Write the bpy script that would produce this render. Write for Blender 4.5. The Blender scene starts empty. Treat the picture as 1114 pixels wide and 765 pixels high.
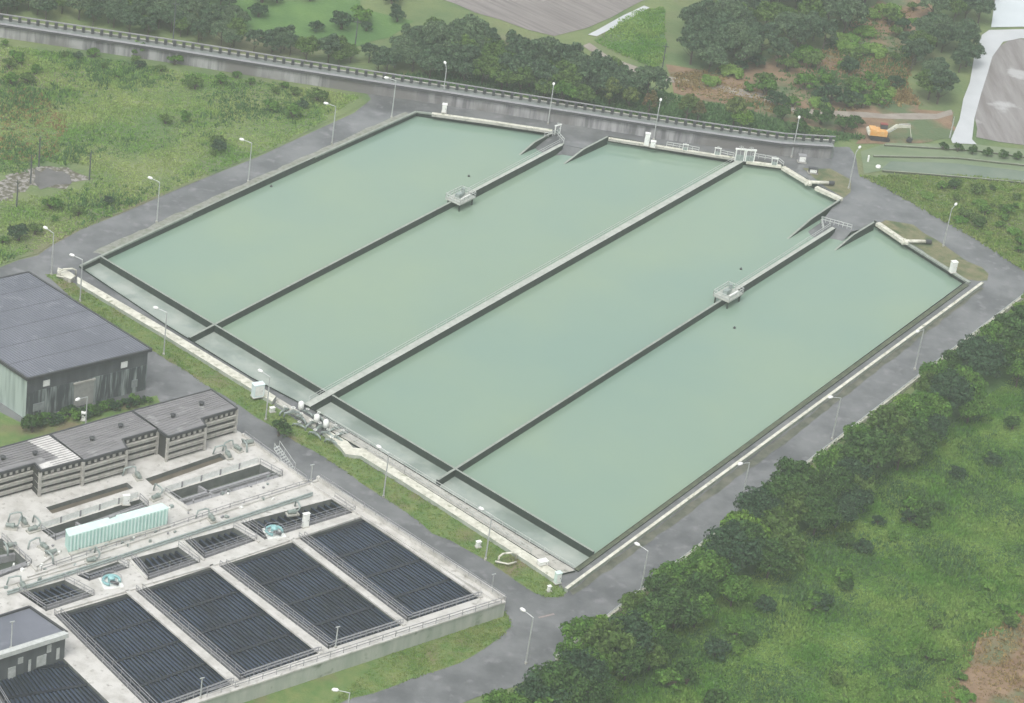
import bpy, math, random
import numpy as np
from math import radians as R, sin, cos, pi
from mathutils import Vector, Matrix
from mathutils.geometry import tessellate_polygon

# ------------------------------------------------------------------ camera, sky, sun, exposure
C = bpy.context.scene
COL = C.collection
FPX, PITCH, ROLL, HC = 3000.0, R(29.3), R(8.5), 240.0
fw = Vector((0, cos(PITCH), -sin(PITCH)))
r0 = Vector((1, 0, 0)); u0 = r0.cross(fw)
rt = cos(ROLL) * r0 + sin(ROLL) * u0
up = -sin(ROLL) * r0 + cos(ROLL) * u0
cam = bpy.data.objects.new('camera', bpy.data.cameras.new('camera')); COL.objects.link(cam)
M = Matrix((rt, up, -fw)).transposed().to_4x4(); M.translation = (0, 0, HC)
cam.matrix_world = M
cam.data.sensor_width = 36; cam.data.lens = FPX / 1114 * 36
cam.data.clip_start = 1; cam.data.clip_end = 9000
C.camera = cam

SUN_EL, SUN_ROT = R(58), R(200)
w = bpy.data.worlds.new('World'); C.world = w; w.use_nodes = True
nt = w.node_tree; nt.nodes.clear()
sky = nt.nodes.new('ShaderNodeTexSky'); sky.sky_type = 'NISHITA'; sky.sun_disc = False
sky.sun_elevation = SUN_EL; sky.sun_rotation = SUN_ROT; sky.dust_density = 4; sky.air_density = 1.2
hs = nt.nodes.new('ShaderNodeHueSaturation'); hs.inputs['Saturation'].default_value = 0.22
bg = nt.nodes.new('ShaderNodeBackground'); bg.inputs[1].default_value = 0.15
wo = nt.nodes.new('ShaderNodeOutputWorld')
nt.links.new(sky.outputs[0], hs.inputs['Color']); nt.links.new(hs.outputs[0], bg.inputs[0]); nt.links.new(bg.outputs[0], wo.inputs[0])
sd = bpy.data.lights.new('sun', 'SUN'); sd.energy = 1.1; sd.angle = R(25); sd.color = (1, .975, .94)
sun = bpy.data.objects.new('sun', sd); COL.objects.link(sun)
sun.rotation_euler = (pi / 2 - SUN_EL, 0, pi - SUN_ROT)
C.view_settings.view_transform = 'Standard'; C.view_settings.look = 'None'
C.view_settings.gamma = 1; C.view_settings.use_curve_mapping = False
C.view_settings.exposure = 0.6
try:
    C.cycles.volume_bounces = 1; C.cycles.max_bounces = 6
    C.cycles.volume_step_rate = 4
except Exception: pass

# ------------------------------------------------------------------ helpers
rnd = random.Random(7)
def W(x, y, z=0.0):
    d = rt * (x - 557) - up * (y - 382.5) + fw * FPX
    t = (z - HC) / d.z
    return Vector((d.x * t, d.y * t, z))
def WL(pts, z=0.0): return [W(x, y, z) for x, y in pts]

class MB:
    def __init__(s): s.v = []; s.f = []; s.m = []
    def add(s, vs, fs, mi=0):
        o = len(s.v); s.v += [tuple(p) for p in vs]
        for f in fs: s.f.append([o + i for i in f]); s.m.append(mi)
    def box(s, c, size, rz=0, mi=0, rx=0):
        m = Matrix.Rotation(rz, 3, 'Z') @ Matrix.Rotation(rx, 3, 'Y')
        h = [x / 2 for x in size]; c = Vector(c)
        vs = [c + m @ Vector((sx * h[0], sy * h[1], sz * h[2])) for sz in (-1, 1) for sx, sy in ((-1, -1), (1, -1), (1, 1), (-1, 1))]
        s.add(vs, [(3, 2, 1, 0), (4, 5, 6, 7), (0, 1, 5, 4), (1, 2, 6, 5), (2, 3, 7, 6), (3, 0, 4, 7)], mi)
    def tube(s, pts, rad, n=8, mi=0, cap=True):
        pts = [Vector(p) for p in pts]
        rr = rad if isinstance(rad, (list, tuple)) else [rad] * len(pts)
        o = len(s.v)
        for i, p in enumerate(pts):
            d = (pts[min(i + 1, len(pts) - 1)] - pts[max(i - 1, 0)]).normalized()
            a = d.orthogonal().normalized() if abs(d.z) > .99 or i < 0 else d.cross(Vector((0, 0, 1))).normalized()
            if abs(d.z) > .9: a = Vector((1, 0, 0)) - d * d.x; a.normalize()
            b = d.cross(a)
            for k in range(n):
                t = 2 * pi * k / n
                s.v.append(tuple(p + (a * cos(t) + b * sin(t)) * rr[i]))
        for i in range(len(pts) - 1):
            for k in range(n):
                k2 = (k + 1) % n
                s.f.append([o + i * n + k, o + i * n + k2, o + (i + 1) * n + k2, o + (i + 1) * n + k]); s.m.append(mi)
        if cap:
            s.f.append([o + k for k in range(n)][::-1]); s.m.append(mi)
            e = o + (len(pts) - 1) * n; s.f.append([e + k for k in range(n)]); s.m.append(mi)
    def prism(s, poly, z0, z1, ms=0, mt=0, bottom=False):
        n = len(poly); a = sum(poly[i].x * poly[(i + 1) % n].y - poly[(i + 1) % n].x * poly[i].y for i in range(n))
        if a < 0: poly = poly[::-1]
        zt = z1 if isinstance(z1, (list, tuple)) else [z1] * n
        o = len(s.v)
        s.v += [(p.x, p.y, z0) for p in poly] + [(p.x, p.y, zt[i]) for i, p in enumerate(poly)]
        for i in range(n):
            j = (i + 1) % n; s.f.append([o + i, o + j, o + n + j, o + n + i]); s.m.append(ms)
        tr = tessellate_polygon([[Vector((p.x, p.y, 0)) for p in poly]])
        for t in tr: s.f.append([o + n + k for k in t]); s.m.append(mt)
    def wall(s, a, b, wd, z0, z1, ms=0, mt=0, z1b=None):
        """wall along a->b of width wd; the top may slope from z1 to z1b"""
        a = Vector((a.x, a.y, 0)); b = Vector((b.x, b.y, 0)); d = (b - a).normalized(); n = Vector((-d.y, d.x, 0)) * wd / 2
        zb = z1 if z1b is None else z1b
        P = [a - n, b - n, b + n, a + n]; T = [z1, zb, zb, z1]
        vs = [(p.x, p.y, z0) for p in P] + [(p.x, p.y, T[i]) for i, p in enumerate(P)]
        s.add(vs, [(0, 1, 5, 4), (1, 2, 6, 5), (2, 3, 7, 6), (3, 0, 4, 7)], ms); s.add(vs, [(4, 5, 6, 7)], mt)
    def sheet(s, loops, z, mi=0):
        L = [[Vector((p.x, p.y, 0)) for p in l] for l in loops]
        flat = [p for l in L for p in l]
        o = len(s.v); s.v += [(p.x, p.y, z) for p in flat]
        for t in tessellate_polygon(L):
            a, b, c = [flat[k] for k in t]
            t = list(t)
            if (b - a).cross(c - a).z < 0: t = t[::-1]
            s.f.append([o + k for k in t]); s.m.append(mi)
    def skirt(s, poly, z0, z1, mi=0, skip=()):
        n = len(poly)
        for i in range(n):
            if i in skip: continue
            a, b = poly[i], poly[(i + 1) % n]
            s.add([(a.x, a.y, z0), (b.x, b.y, z0), (b.x, b.y, z1), (a.x, a.y, z1)], [(0, 1, 2, 3)], mi)
    def build(s, name, mats, parent=None, smooth=False, loc=None):
        me = bpy.data.meshes.new(name); me.from_pydata(s.v, [], s.f)
        if not isinstance(mats, (list, tuple)): mats = [mats]
        for m in mats: me.materials.append(m)
        me.polygons.foreach_set('material_index', s.m)
        if smooth: me.polygons.foreach_set('use_smooth', [True] * len(s.f))
        me.update()
        o = bpy.data.objects.new(name, me); COL.objects.link(o)
        if loc is not None: o.location = loc
        if parent is not None: o.parent = parent; 
        if parent is not None and loc is None and parent.get('_w'):
            o.matrix_parent_inverse = Matrix.Translation(-parent.location)
        return o

def tag(o, label=None, cat=None, group=None, kind=None):
    if label: o['label'] = label
    if cat: o['category'] = cat
    if group: o['group'] = group
    if kind: o['kind'] = kind
    return o
def empty(name, loc, label, cat, group=None, world_parts=True):
    """an Empty at the thing's base. world_parts: the parts' meshes hold world coordinates"""
    o = bpy.data.objects.new(name, None); COL.objects.link(o); o.location = loc; o.empty_display_size = .5
    if world_parts: o['_w'] = 1
    return tag(o, label, cat, group)
def copy_tree(o, loc, rz=0, sc=None, label=None):
    c = o.copy(); COL.objects.link(c); c.location = loc; c.rotation_euler = (0, 0, rz)
    if sc: c.scale = sc
    if label: c['label'] = label
    for ch in o.children:
        d = ch.copy(); COL.objects.link(d); d.parent = c
        for g in ch.children:
            e = g.copy(); COL.objects.link(e); e.parent = d
    return c

# ------------------------------------------------------------------ materials
def mat(name, c1, c2=None, scale=1.0, rough=.8, bump=0.0, bscale=None, detail=6, stretch=None, lo=.35, hi=.65, metallic=0,
        c3=None, s3=None, l3=.55, h3=.7, island=0.0, coat=0, spec=.5, rot=None, rough2=None):
    m = bpy.data.materials.new(name); m.use_nodes = True; t = m.node_tree; N = t.nodes; L = t.links
    b = N['Principled BSDF']; b.inputs['Roughness'].default_value = rough; b.inputs['Metallic'].default_value = metallic
    b.inputs['Specular IOR Level'].default_value = spec
    b.inputs['Base Color'].default_value = (*c1, 1)
    if c2 is None and not bump and not island: return m
    geo = N.new('ShaderNodeNewGeometry'); mp = N.new('ShaderNodeMapping'); L.new(geo.outputs['Position'], mp.inputs[0])
    if rot:
        mp.inputs['Rotation'].default_value = (0, 0, rot)
    mp2 = mp
    if stretch:
        mp2 = N.new('ShaderNodeMapping'); L.new(mp.outputs[0], mp2.inputs[0]); mp2.inputs['Scale'].default_value = stretch
    col = None
    if c2 is not None:
        n = N.new('ShaderNodeTexNoise'); n.inputs['Scale'].default_value = scale; n.inputs['Detail'].default_value = detail
        n.inputs['Roughness'].default_value = .62
        L.new(mp2.outputs[0], n.inputs['Vector'])
        mr = N.new('ShaderNodeMapRange'); mr.inputs[1].default_value = lo; mr.inputs[2].default_value = hi; L.new(n.outputs[0], mr.inputs[0])
        mx = N.new('ShaderNodeMix'); mx.data_type = 'RGBA'; mx.inputs[6].default_value = (*c1, 1); mx.inputs[7].default_value = (*c2, 1)
        L.new(mr.outputs[0], mx.inputs[0]); col = mx.outputs[2]
        if rough2 is not None:
            m3 = N.new('ShaderNodeMapRange'); m3.inputs[1].default_value = lo; m3.inputs[2].default_value = hi
            m3.inputs[3].default_value = rough; m3.inputs[4].default_value = rough2
            L.new(n.outputs[0], m3.inputs[0]); L.new(m3.outputs[0], b.inputs['Roughness'])
    if c3 is not None:
        n = N.new('ShaderNodeTexNoise'); n.inputs['Scale'].default_value = s3; n.inputs['Detail'].default_value = 4
        L.new(mp.outputs[0], n.inputs['Vector'])
        mr = N.new('ShaderNodeMapRange'); mr.inputs[1].default_value = l3; mr.inputs[2].default_value = h3; L.new(n.outputs[0], mr.inputs[0])
        mx = N.new('ShaderNodeMix'); mx.data_type = 'RGBA'; mx.inputs[7].default_value = (*c3, 1)
        L.new(mr.outputs[0], mx.inputs[0]); L.new(col, mx.inputs[6]); col = mx.outputs[2]
    if island:
        if col is None:
            rgb = N.new('ShaderNodeRGB'); rgb.outputs[0].default_value = (*c1, 1); col = rgb.outputs[0]
        h = N.new('ShaderNodeHueSaturation'); mr = N.new('ShaderNodeMapRange')
        mr.inputs[3].default_value = 1 - island; mr.inputs[4].default_value = 1 + island
        L.new(geo.outputs['Random Per Island'], mr.inputs[0]); L.new(mr.outputs[0], h.inputs['Value']); L.new(col, h.inputs['Color'])
        col = h.outputs[0]
    if col is not None: L.new(col, b.inputs['Base Color'])
    if bump:
        n = N.new('ShaderNodeTexNoise'); n.inputs['Scale'].default_value = bscale or scale * 4; n.inputs['Detail'].default_value = 5
        L.new(mp2.outputs[0], n.inputs['Vector'])
        bp = N.new('ShaderNodeBump'); bp.inputs['Strength'].default_value = 1; bp.inputs['Distance'].default_value = bump
        L.new(n.outputs[0], bp.inputs['Height']); L.new(bp.outputs[0], b.inputs['Normal'])
    return m

GRASS = mat('grass_ground', (.085, .14, .05), (.16, .195, .075), .06, .95, .25, 1.2, c3=(.15, .135, .085), s3=.022, l3=.54, h3=.68)
GRASS_R = mat('grass_rich', (.055, .13, .032), (.10, .19, .048), .08, .95, .3, 1.5, c3=(.11, .10, .055), s3=.03, l3=.6, h3=.72)
VERGE = mat('grass_verge', (.075, .15, .035), (.15, .19, .06), .35, .95, .12, 3, c3=(.15, .13, .07), s3=.12, l3=.52, h3=.66)
VERGE_D = mat('grass_verge_dry', (.10, .12, .05), (.19, .17, .10), .5, .95, .12, 3, c3=(.07, .10, .04), s3=.2, l3=.5, h3=.6)
ROAD = mat('wet_asphalt', (.088, .093, .096), (.16, .166, .168), .10, .26, .003, 8, c3=(.20, .20, .205), s3=.45, l3=.56, h3=.75, rough2=.09, lo=.38, hi=.6)
CONC = mat('concrete', (.42, .41, .37), (.25, .25, .22), .8, .8, .01, 6, lo=.45, hi=.75, c3=(.14, .15, .11), s3=1.6, l3=.6, h3=.72)
CREAM = mat('cream_concrete', (.64, .635, .55), (.44, .435, .36), .9, .7, c3=(.24, .25, .17), s3=1.1, l3=.57, h3=.72)
DECK = mat('deck_concrete', (.53, .52, .49), (.37, .36, .33), .4, .5, .01, 5, lo=.42, hi=.7, c3=(.27, .26, .235), s3=1.3, l3=.6, h3=.74)
DECKSIDE = mat('deck_side_concrete', (.40, .42, .37), (.27, .31, .26), .5, .8, .01, 5, stretch=(1, 1, .2), c3=(.16, .20, .14), s3=.6, l3=.6, h3=.75)
WALLTOP = mat('basin_coping', (.30, .33, .29), (.19, .215, .185), 1.2, .6)
WALLTOP_L = mat('walkway_concrete', (.44, .46, .42), (.32, .345, .305), 1.0, .6)
ALGAE = mat('algae_stained_wall', (.009, .019, .015), (.024, .04, .031), .7, .6, stretch=(1, 1, .3))
DARKGREEN = mat('dark_green_edge', (.05, .065, .04), (.10, .11, .07), .8, .9)  # dark green tone for the basin edge strip and terrace wall sides
WATER = mat('green_pond_water', (.20, .285, .222), (.222, .302, .214), .03, .07, .0012, 2.5, detail=7, lo=.3, hi=.7, c3=(.185, .275, .222), s3=.018, l3=.45, h3=.65)
WATER2 = mat('channel_water', (.25, .30, .265), (.34, .375, .335), .25, .14, .004, 3.5, stretch=(1, 1, 1), c3=(.19, .235, .205), s3=.12, l3=.5, h3=.62)
SOIL = mat('bare_soil', (.16, .10, .06), (.235, .16, .10), .25, .95, .2, 1.5, c3=(.085, .125, .055), s3=.07, l3=.5, h3=.6)
PLOUGH = mat('ploughed_field', (.15, .135, .13), (.23, .21, .20), 1.0, .95, .15, 2, stretch=(1, .06, 1), rot=R(-52))
FIELDR = mat('wet_field', (.17, .155, .15), (.25, .24, .235), .5, .9, .15, 2, stretch=(1, .1, 1), rot=R(-8), c3=(.36, .36, .36), s3=.12, l3=.6, h3=.68)
PALETRACK = mat('pale_concrete_road', (.50, .52, .53), (.42, .44, .45), .1, .35)
RUBBLE = mat('pale_rubble', (.30, .285, .27), (.09, .085, .055), .9, .9, .3, 2, lo=.40, hi=.54)
STEEL = mat('galvanised_steel', (.50, .52, .51), (.40, .42, .41), 3, .45, metallic=.3)
WHITE = mat('white_paint', (.80, .81, .78), (.66, .68, .64), 2, .45)
LAMPH = mat('lamp_housing', (.82, .83, .80), (.7, .7, .68), 6, .35)
RAIL = mat('grey_railing', (.30, .30, .31), (.22, .22, .23), 2, .5)
CATW = mat('catwalk_grating', (.12, .12, .125), (.08, .08, .085), 2, .6)
RAILP = mat('pale_railing', (.52, .54, .52), (.40, .42, .40), 2, .5)
ROOFG = mat('blue_grey_roof', (.155, .165, .195), (.115, .125, .15), .12, .5, c3=(.21, .22, .25), s3=.4, l3=.58, h3=.75)
ROOFL = mat('weathered_roof_sheet', (.215, .21, .215), (.15, .148, .15), 1.2, .65, stretch=(.2, 1, 1), rot=R(-40), c3=(.30, .30, .30), s3=.5, l3=.6, h3=.75)
ROOFW = mat('pale_roof_sheet', (.62, .61, .585), (.45, .44, .42), .9, .6)
TRIM = mat('dark_trim', (.05, .053, .058), (.035, .037, .04), 1, .5)
SLAT = mat('louvre_slat', (.42, .41, .375), (.28, .27, .245), 1.4, .7)
LOUVD = mat('louvre_gap_shade', (.025, .025, .024), (.04, .04, .038), 1, .8)  # near-black wall colour paints the shade in louvre gaps and recesses
WALLD = mat('streaked_dark_wall', (.05, .06, .065), (.27, .31, .295), 1.6, .7, stretch=(1, 1, .08), lo=.48, hi=.66, detail=3)
WALLUP = mat('dark_wall_upper', (.06, .067, .073), (.09, .10, .105), .9, .7, stretch=(1, 1, .15))
WALLP = mat('pale_green_cladding', (.33, .40, .365), (.17, .22, .20), .9, .7, stretch=(1, 1, .06), lo=.45, hi=.7, detail=3)
DOORM = mat('roller_door', (.33, .335, .31), (.25, .255, .24), 1, .6)
MINT = mat('mint_sheet_metal', (.42, .62, .56), (.33, .52, .47), .8, .45, stretch=(1, 1, .4))
MINTT = mat('mint_roof_sheet', (.62, .76, .71), (.52, .68, .63), .8, .45)
CYAN = mat('cyan_machine_paint', (.28, .50, .50), (.18, .36, .37), 2, .4)
TANKD = mat('tank_dark_water', (.008, .010, .016), (.014, .018, .026), .4, .35, .01, 2)
LAUND = mat('settler_trough', (.028, .044, .078), (.014, .020, .034), .25, .5, lo=.4, hi=.62)
GREENW = mat('murky_tank_water', (.055, .07, .055), (.10, .115, .095), .3, .12, .01, 3)
BROWNW = mat('brown_trench', (.10, .085, .065), (.15, .13, .10), .5, .5)
BARK = mat('bark', (.11, .09, .07), (.07, .055, .045), 3, .9)
POLE = mat('dark_pole', (.09, .10, .10), (.06, .07, .07), 2, .8)
ORANGE = mat('orange_excavator_paint', (.62, .27, .05), (.60, .40, .18), 1.5, .45)
BLACKR = mat('rubber_black', (.03, .03, .032), (.05, .05, .05), 2, .8)
GLASS = mat('dark_glass', (.05, .06, .07), None, rough=.1)
PIPEW = mat('pale_pipe', (.30, .35, .33), (.18, .22, .21), 2, .45)
PIPEG = mat('grey_green_pipe', (.16, .20, .18), (.25, .28, .26), 2, .5)
def leaf(name, a, b, isl=.55, tr=.4, sc=.35, lo=.35, hi=.65):
    m = mat(name, a, b, sc, .75, island=isl, detail=3, spec=.25, lo=lo, hi=hi); t = m.node_tree
    pb = t.nodes['Principled BSDF']; tl = t.nodes.new('ShaderNodeBsdfTranslucent'); mx = t.nodes.new('ShaderNodeMixShader'); mx.inputs[0].default_value = tr
    t.links.new(pb.inputs['Base Color'].links[0].from_socket, tl.inputs[0]); t.links.new(pb.outputs[0], mx.inputs[1]); t.links.new(tl.outputs[0], mx.inputs[2])
    t.links.new(mx.outputs[0], t.nodes['Material Output'].inputs[0]); return m
LEAF = [leaf('leaf_dark', (.042, .10, .026), (.075, .145, .038)), leaf('leaf_mid', (.07, .17, .028), (.125, .235, .045)),
        leaf('leaf_bright', (.12, .24, .03), (.17, .28, .05)), leaf('leaf_blue', (.036, .08, .038), (.06, .115, .055)),
        leaf('leaf_olive', (.08, .15, .035), (.12, .19, .05)), leaf('leaf_autumn', (.12, .135, .05), (.19, .13, .06))]
TUFTR = leaf('grass_blades_rich', (.125, .285, .045), (.26, .39, .10), .25, .5, .10, .38, .62)
TUFTL = leaf('grass_blades_pale', (.20, .36, .08), (.35, .44, .15), .18, .5, .06, .4, .6)
TUFTV = leaf('grass_blades_verge', (.18, .31, .06), (.28, .34, .11), .15, .5)
TUFTB = leaf('dry_weeds', (.26, .18, .08), (.32, .25, .11), .35)
TUFTD = leaf('weed_clumps_dark', (.08, .18, .055), (.12, .22, .08), .25, .5)

# ------------------------------------------------------------------ ground, roads, fields
WT, WZ = .30, -1.05            # wall tops and water level; roads are z = 0
basin_px = [(86, 291), (453, 121.5), (603, 143), (662, 149.5), (806, 174), (850, 180), (914, 216), (951, 241), (1052, 306),
            (626, 620), (560, 580), (440, 507), (345, 449), (272, 411), (180, 354)]
basin = WL(basin_px)
def jag(pts, step=6, amp=1.0, seed=1):
    r = random.Random(seed); out = []
    n = len(pts)
    for i in range(n):
        a, b = pts[i], pts[(i + 1) % n]; k = max(1, int((b - a).length / step))
        for j in range(k):
            p = a.lerp(b, j / k); out.append(Vector((p.x + r.uniform(-amp, amp), p.y + r.uniform(-amp, amp), 0)))
    return out
g = MB(); big = [Vector((-4000, -600, 0)), Vector((4000, -600, 0)), Vector((4000, 7000, 0)), Vector((-4000, 7000, 0))]
g.sheet([big, basin], -.06); tag(g.build('ground', GRASS), kind='structure')

road_px = [(-140, 335), (0, 291), (20, 283), (41, 278), (55, 268), (90, 249), (131, 233), (200, 203), (280, 171), (330, 148), (385, 123),
           (404, 108), (398, 100), (300, 82), (200, 66), (100, 51), (0, 37), (-60, 28), (-60, 16), (0, 24), (200, 54), (400, 86), (560, 111),
           (700, 133), (850, 155), (905, 160), (924, 160), (931, 170), (934, 190), (965, 204), (982, 213), (1010, 230), (1042, 248), (1060, 258), (1085, 274),
           (1114, 295), (1180, 345), (1180, 290), (1230, 250), (1230, 330), (1200, 335), (1114, 325), (1080, 351), (834, 542), (690, 653), (605, 719), (560, 747),
           (520, 758), (478, 775), (430, 800), (300, 860), (100, 940), (-300, 1000), (-400, 700), (-300, 500)]
road_px = [p for p in road_px if p not in ((1180, 345), (1180, 290), (1230, 250), (1230, 330), (1200, 335))]
i = road_px.index((1114, 295)); road_px[i + 1:i + 1] = [(1200, 352), (1260, 330), (1260, 260), (1210, 262)]
g = MB(); g.sheet([WL(road_px), basin], 0); tag(g.build('road', ROAD), kind='structure')

def patch(name, px, m, z, seed=1, amp=.5, step=4, kind='structure'):
    g = MB(); g.sheet([jag(WL(px), step, amp, seed)], z); return tag(g.build(name, m), kind=kind)
front_out = [(50, 299), (80, 325), (120, 352), (160, 378), (196, 400), (218, 416), (259, 440), (280, 454), (299, 466), (322, 481), (340, 490), (363, 505),
             (392, 525), (413, 540), (440, 556), (471, 580), (520, 604), (546, 621), (581, 645), (598, 651), (611, 650), (617, 644)]
front_in = [(606, 636), (580, 618), (440, 530), (390, 499), (330, 462), (272, 424), (180, 367), (64, 298)]
patch('grass_verge', front_out + front_in, VERGE, .02, 3, .25, 2.5)
patch('grass_verge', [(551, 664), (557, 680), (545, 694), (500, 721), (430, 746), (380, 761), (330, 785), (180, 830), (170, 800), (300, 750), (420, 712)], VERGE, .02, 4, .3, 3)
patch('grass_verge', [(957, 243), (963, 240), (993, 245), (1019, 262), (1034, 272), (1052, 284), (1068, 291), (1077, 298), (1075, 306), (1062, 305), (1048, 303)], VERGE_D, .02, 5, .3, 3)
patch('grass_verge', [(872, 183), (905, 184), (926, 196), (926, 210), (917, 215), (900, 205)], VERGE_D, .02, 6, .3, 3)
patch('lawn', [(-160, 440), (-60, 420), (20, 458), (32, 463), (170, 430), (178, 446), (120, 462), (60, 480), (0, 500), (-160, 540)], VERGE, .02, 7, .3, 3)
patch('meadow', [(-400, 290), (-400, 60), (-60, 40), (0, 47), (100, 60), (200, 76), (300, 90), (392, 103), (400, 110), (383, 121), (330, 146), (280, 169), (200, 201), (131, 231),
      (90, 247), (55, 266), (41, 276), (20, 281), (0, 289), (-140, 333)], GRASS, .02, 8, .4, 5)
patch('meadow', [(1700, 500), (1300, 300), (1114, 345), (1085, 356), (834, 549), (690, 660), (605, 727), (565, 752), (520, 764), (478, 785), (430, 830), (500, 1000), (1700, 1000)], GRASS_R, .02, 9, .3, 5)
patch('bare_soil', [(1114, 650), (1085, 690), (1050, 712), (1040, 735), (1020, 765), (1010, 820), (1300, 900), (1300, 600)], SOIL, .06, 10, 1.2, 3)
patch('ploughed_field', [(460, -40), (468, -5), (520, 14), (600, 40), (640, 30), (665, 18), (715, -5), (760, -40)], PLOUGH, .03, 11, .6, 5)
patch('green_field', [(170, -60), (235, 10), (270, 38), (330, 52), (410, 50), (440, 25), (400, 10), (395, -60)], GRASS_R, .03, 12, 2, 6)
patch('green_field', [(648, 45), (690, 12), (722, 8), (724, 62), (715, 75), (670, 58)], GRASS_R, .03, 13, 1, 6)
patch('bare_soil', [(730, 72), (790, 85), (830, 62), (900, 55), (940, 20), (955, -20), (1020, -20), (1010, 25), (990, 60), (985, 95), (1005, 118), (1035, 122), (1035, 150), (945, 152), (900, 140), (850, 130), (800, 118), (740, 100)], SOIL, .03, 14, 1.5, 5)
patch('bare_soil', [(925, 128), (1000, 128), (1038, 126), (1040, 150), (1000, 156), (935, 158)], SOIL, .036, 31, .8, 3)
patch('dirt_track', [(640, 46), (660, 60), (715, 82), (760, 88), (830, 102), (870, 118), (960, 124), (1020, 124), (1036, 120), (1036, 125), (1020, 130), (950, 129), (866, 123), (825, 108), (755, 93), (712, 87), (655, 65), (634, 50)],
      mat('pale_dirt', (.30, .27, .235), (.22, .19, .16), .3, .9), .05, 15, .3, 4)
patch('dirt_track', [(640, 38), (700, 6), (706, 9), (650, 40)], PALETRACK, .05, 16, .3, 4)
patch('wet_field', [(1062, 150), (1058, 118), (1070, 80), (1085, 50), (1100, 42), (1300, 50), (1300, 180), (1114, 158)], FIELDR, .03, 17, .5, 5)
patch('concrete_road', [(1035, 152), (1044, 130), (1048, 108), (1055, 90), (1060, 62), (1068, 38), (1076, 33), (1200, 30), (1200, 44), (1110, 42), (1092, 46), (1080, 62), (1068, 100), (1060, 128), (1058, 152), (1062, 157), (1036, 156)], PALETRACK, .06, 18, .15, 8)
patch('flooded_paddy', [(1078, 30), (1084, -10), (1090, -40), (1300, -40), (1300, 26)], mat('paddy_water', (.55, .60, .62), (.50, .55, .57), .05, .12), .07, 19, .1, 10)
patch('embankment_terrace', [(935, 165), (965, 156), (1062, 158), (1300, 178), (1300, 215), (1114, 192), (1040, 186), (985, 180), (940, 190)], mat('terrace_grass', (.11, .16, .085), (.17, .21, .125), .3, .9, stretch=(.15, 1, 1)), .04, 20, .3, 5)
patch('canal', [(970, 176), (1040, 178), (1114, 186), (1300, 205), (1300, 216), (1114, 197), (1060, 193), (1000, 188), (960, 184)], mat('canal_water', (.14, .18, .13), (.10, .145, .10), .2, .2), .06, 21, .3, 4)
patch('rubble_patch', [(-60, 235), (-20, 200), (0, 194), (20, 185), (45, 180), (75, 186), (94, 195), (84, 202), (40, 206), (15, 212), (0, 220)], RUBBLE, .05, 22, 1.6, 2)
patch('puddle', [(28, 186), (50, 182), (74, 187), (88, 196), (60, 203), (36, 204)], mat('muddy_puddle', (.13, .125, .12), (.08, .078, .072), .3, .12), .08, 23, 1.6, 2)
patch('gravel_strip', [(100, 275), (200, 229), (300, 184), (440, 122), (446, 124), (305, 188), (205, 234), (112, 277)], mat('weedy_gravel', (.15, .17, .12), (.27, .27, .25), .9, .9, .05, 4), .012, 24, .25, 2)
patch('gravel_strip', [(620, 643), (740, 556), (860, 468), (1066, 312), (1070, 314), (866, 473), (745, 562), (624, 647)], mat('weedy_kerb_strip', (.06, .07, .05), (.14, .14, .11), .5, .9), .012, 25, .2, 2)
# worn painted turning mark at the junction
g = MB(); a = W(586, 672); b = W(603, 668)
g.wall(a, b, .35, .004, .012, 0, 0); tag(g.build('road_marking', mat('worn_road_paint', (.30, .24, .22), (.2, .18, .175), 2, .8)), kind='structure')

# ------------------------------------------------------------------ water
g = MB(); g.sheet([[p for p in WL([(84, 292), (453, 119), (660, 148), (850, 178), (955, 240), (1056, 306), (645, 601), (108, 277)])]], WZ)
tag(g.build('water', WATER), kind='structure')
g = MB(); g.sheet([WL([(108, 279), (645, 601), (624, 624), (440, 512), (330, 450), (180, 357), (82, 293)])], WZ + .02)
tag(g.build('channel_water', WATER2), kind='structure')

for (x, y, l) in ((510, 192, 'small dark float on the first pool above the pump platform'), (806, 293, 'small dark float on the third pool above the pump platform'), (799, 357, 'small dark float on the rightmost pool below the pump platform'), (295, 203, 'small dark float near the left edge of the first pool')):
    g = MB(); g.tube([(0, 0, -.1), (0, 0, .15)], .28, 10); g.tube([(0, 0, .15), (0, 0, .4)], [.12, .05], 6); tag(g.build('float', TRIM, loc=W(x, y, WZ)), l, 'float')
# ------------------------------------------------------------------ basin structure
bs = empty('settling_basin', W(350, 425), 'huge concrete settling basin of four long pools of milky green water', 'settling basin')
g = MB(); g.skirt(basin, -2.2, WT - .02, skip=(2, 6)); g.build('outer_wall', ALGAE, bs)
def coping(name, px, wd, z1, m, z0=-.02, ms=None):
    g = MB(); P = WL(px, z1)
    for a, b in zip(P[:-1], P[1:]): g.wall(a, b, wd, z0, z1, 1, 0)
    return g.build(name, [m, ms or m], bs)
coping('coping', [(87, 289), (110, 278), (305, 187), (453, 121), (500, 127), (600, 141)], .45, WT, WALLTOP)
coping('coping', [(470, 123), (535, 132), (601, 142)], .9, WT + .25, CREAM, ms=CONC)
coping('coping', [(662, 150), (700, 156), (770, 167), (803, 172)], .8, WT + .2, CREAM, ms=CONC)
coping('coping', [(812, 175), (850, 180)], .8, WT + .2, CREAM)
coping('coping', [(852, 181), (882, 199)], 1.0, WT + .35, CREAM)
coping('coping', [(888, 203), (916, 216)], 1.0, WT + .35, CREAM)
coping('coping', [(955, 242), (986, 263)], 1.1, WT + .35, CREAM)
coping('coping', [(987, 264), (1055, 307)], .7, WT + .05, WALLTOP)
def band(name, top, bot, z1, m, ms, z0=-.05):
    g = MB(); poly = WL(top, z1) + WL(bot[::-1], z1); g.prism(poly, z0, z1, 1, 0); return g.build(name, [m, ms], bs)
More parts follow.
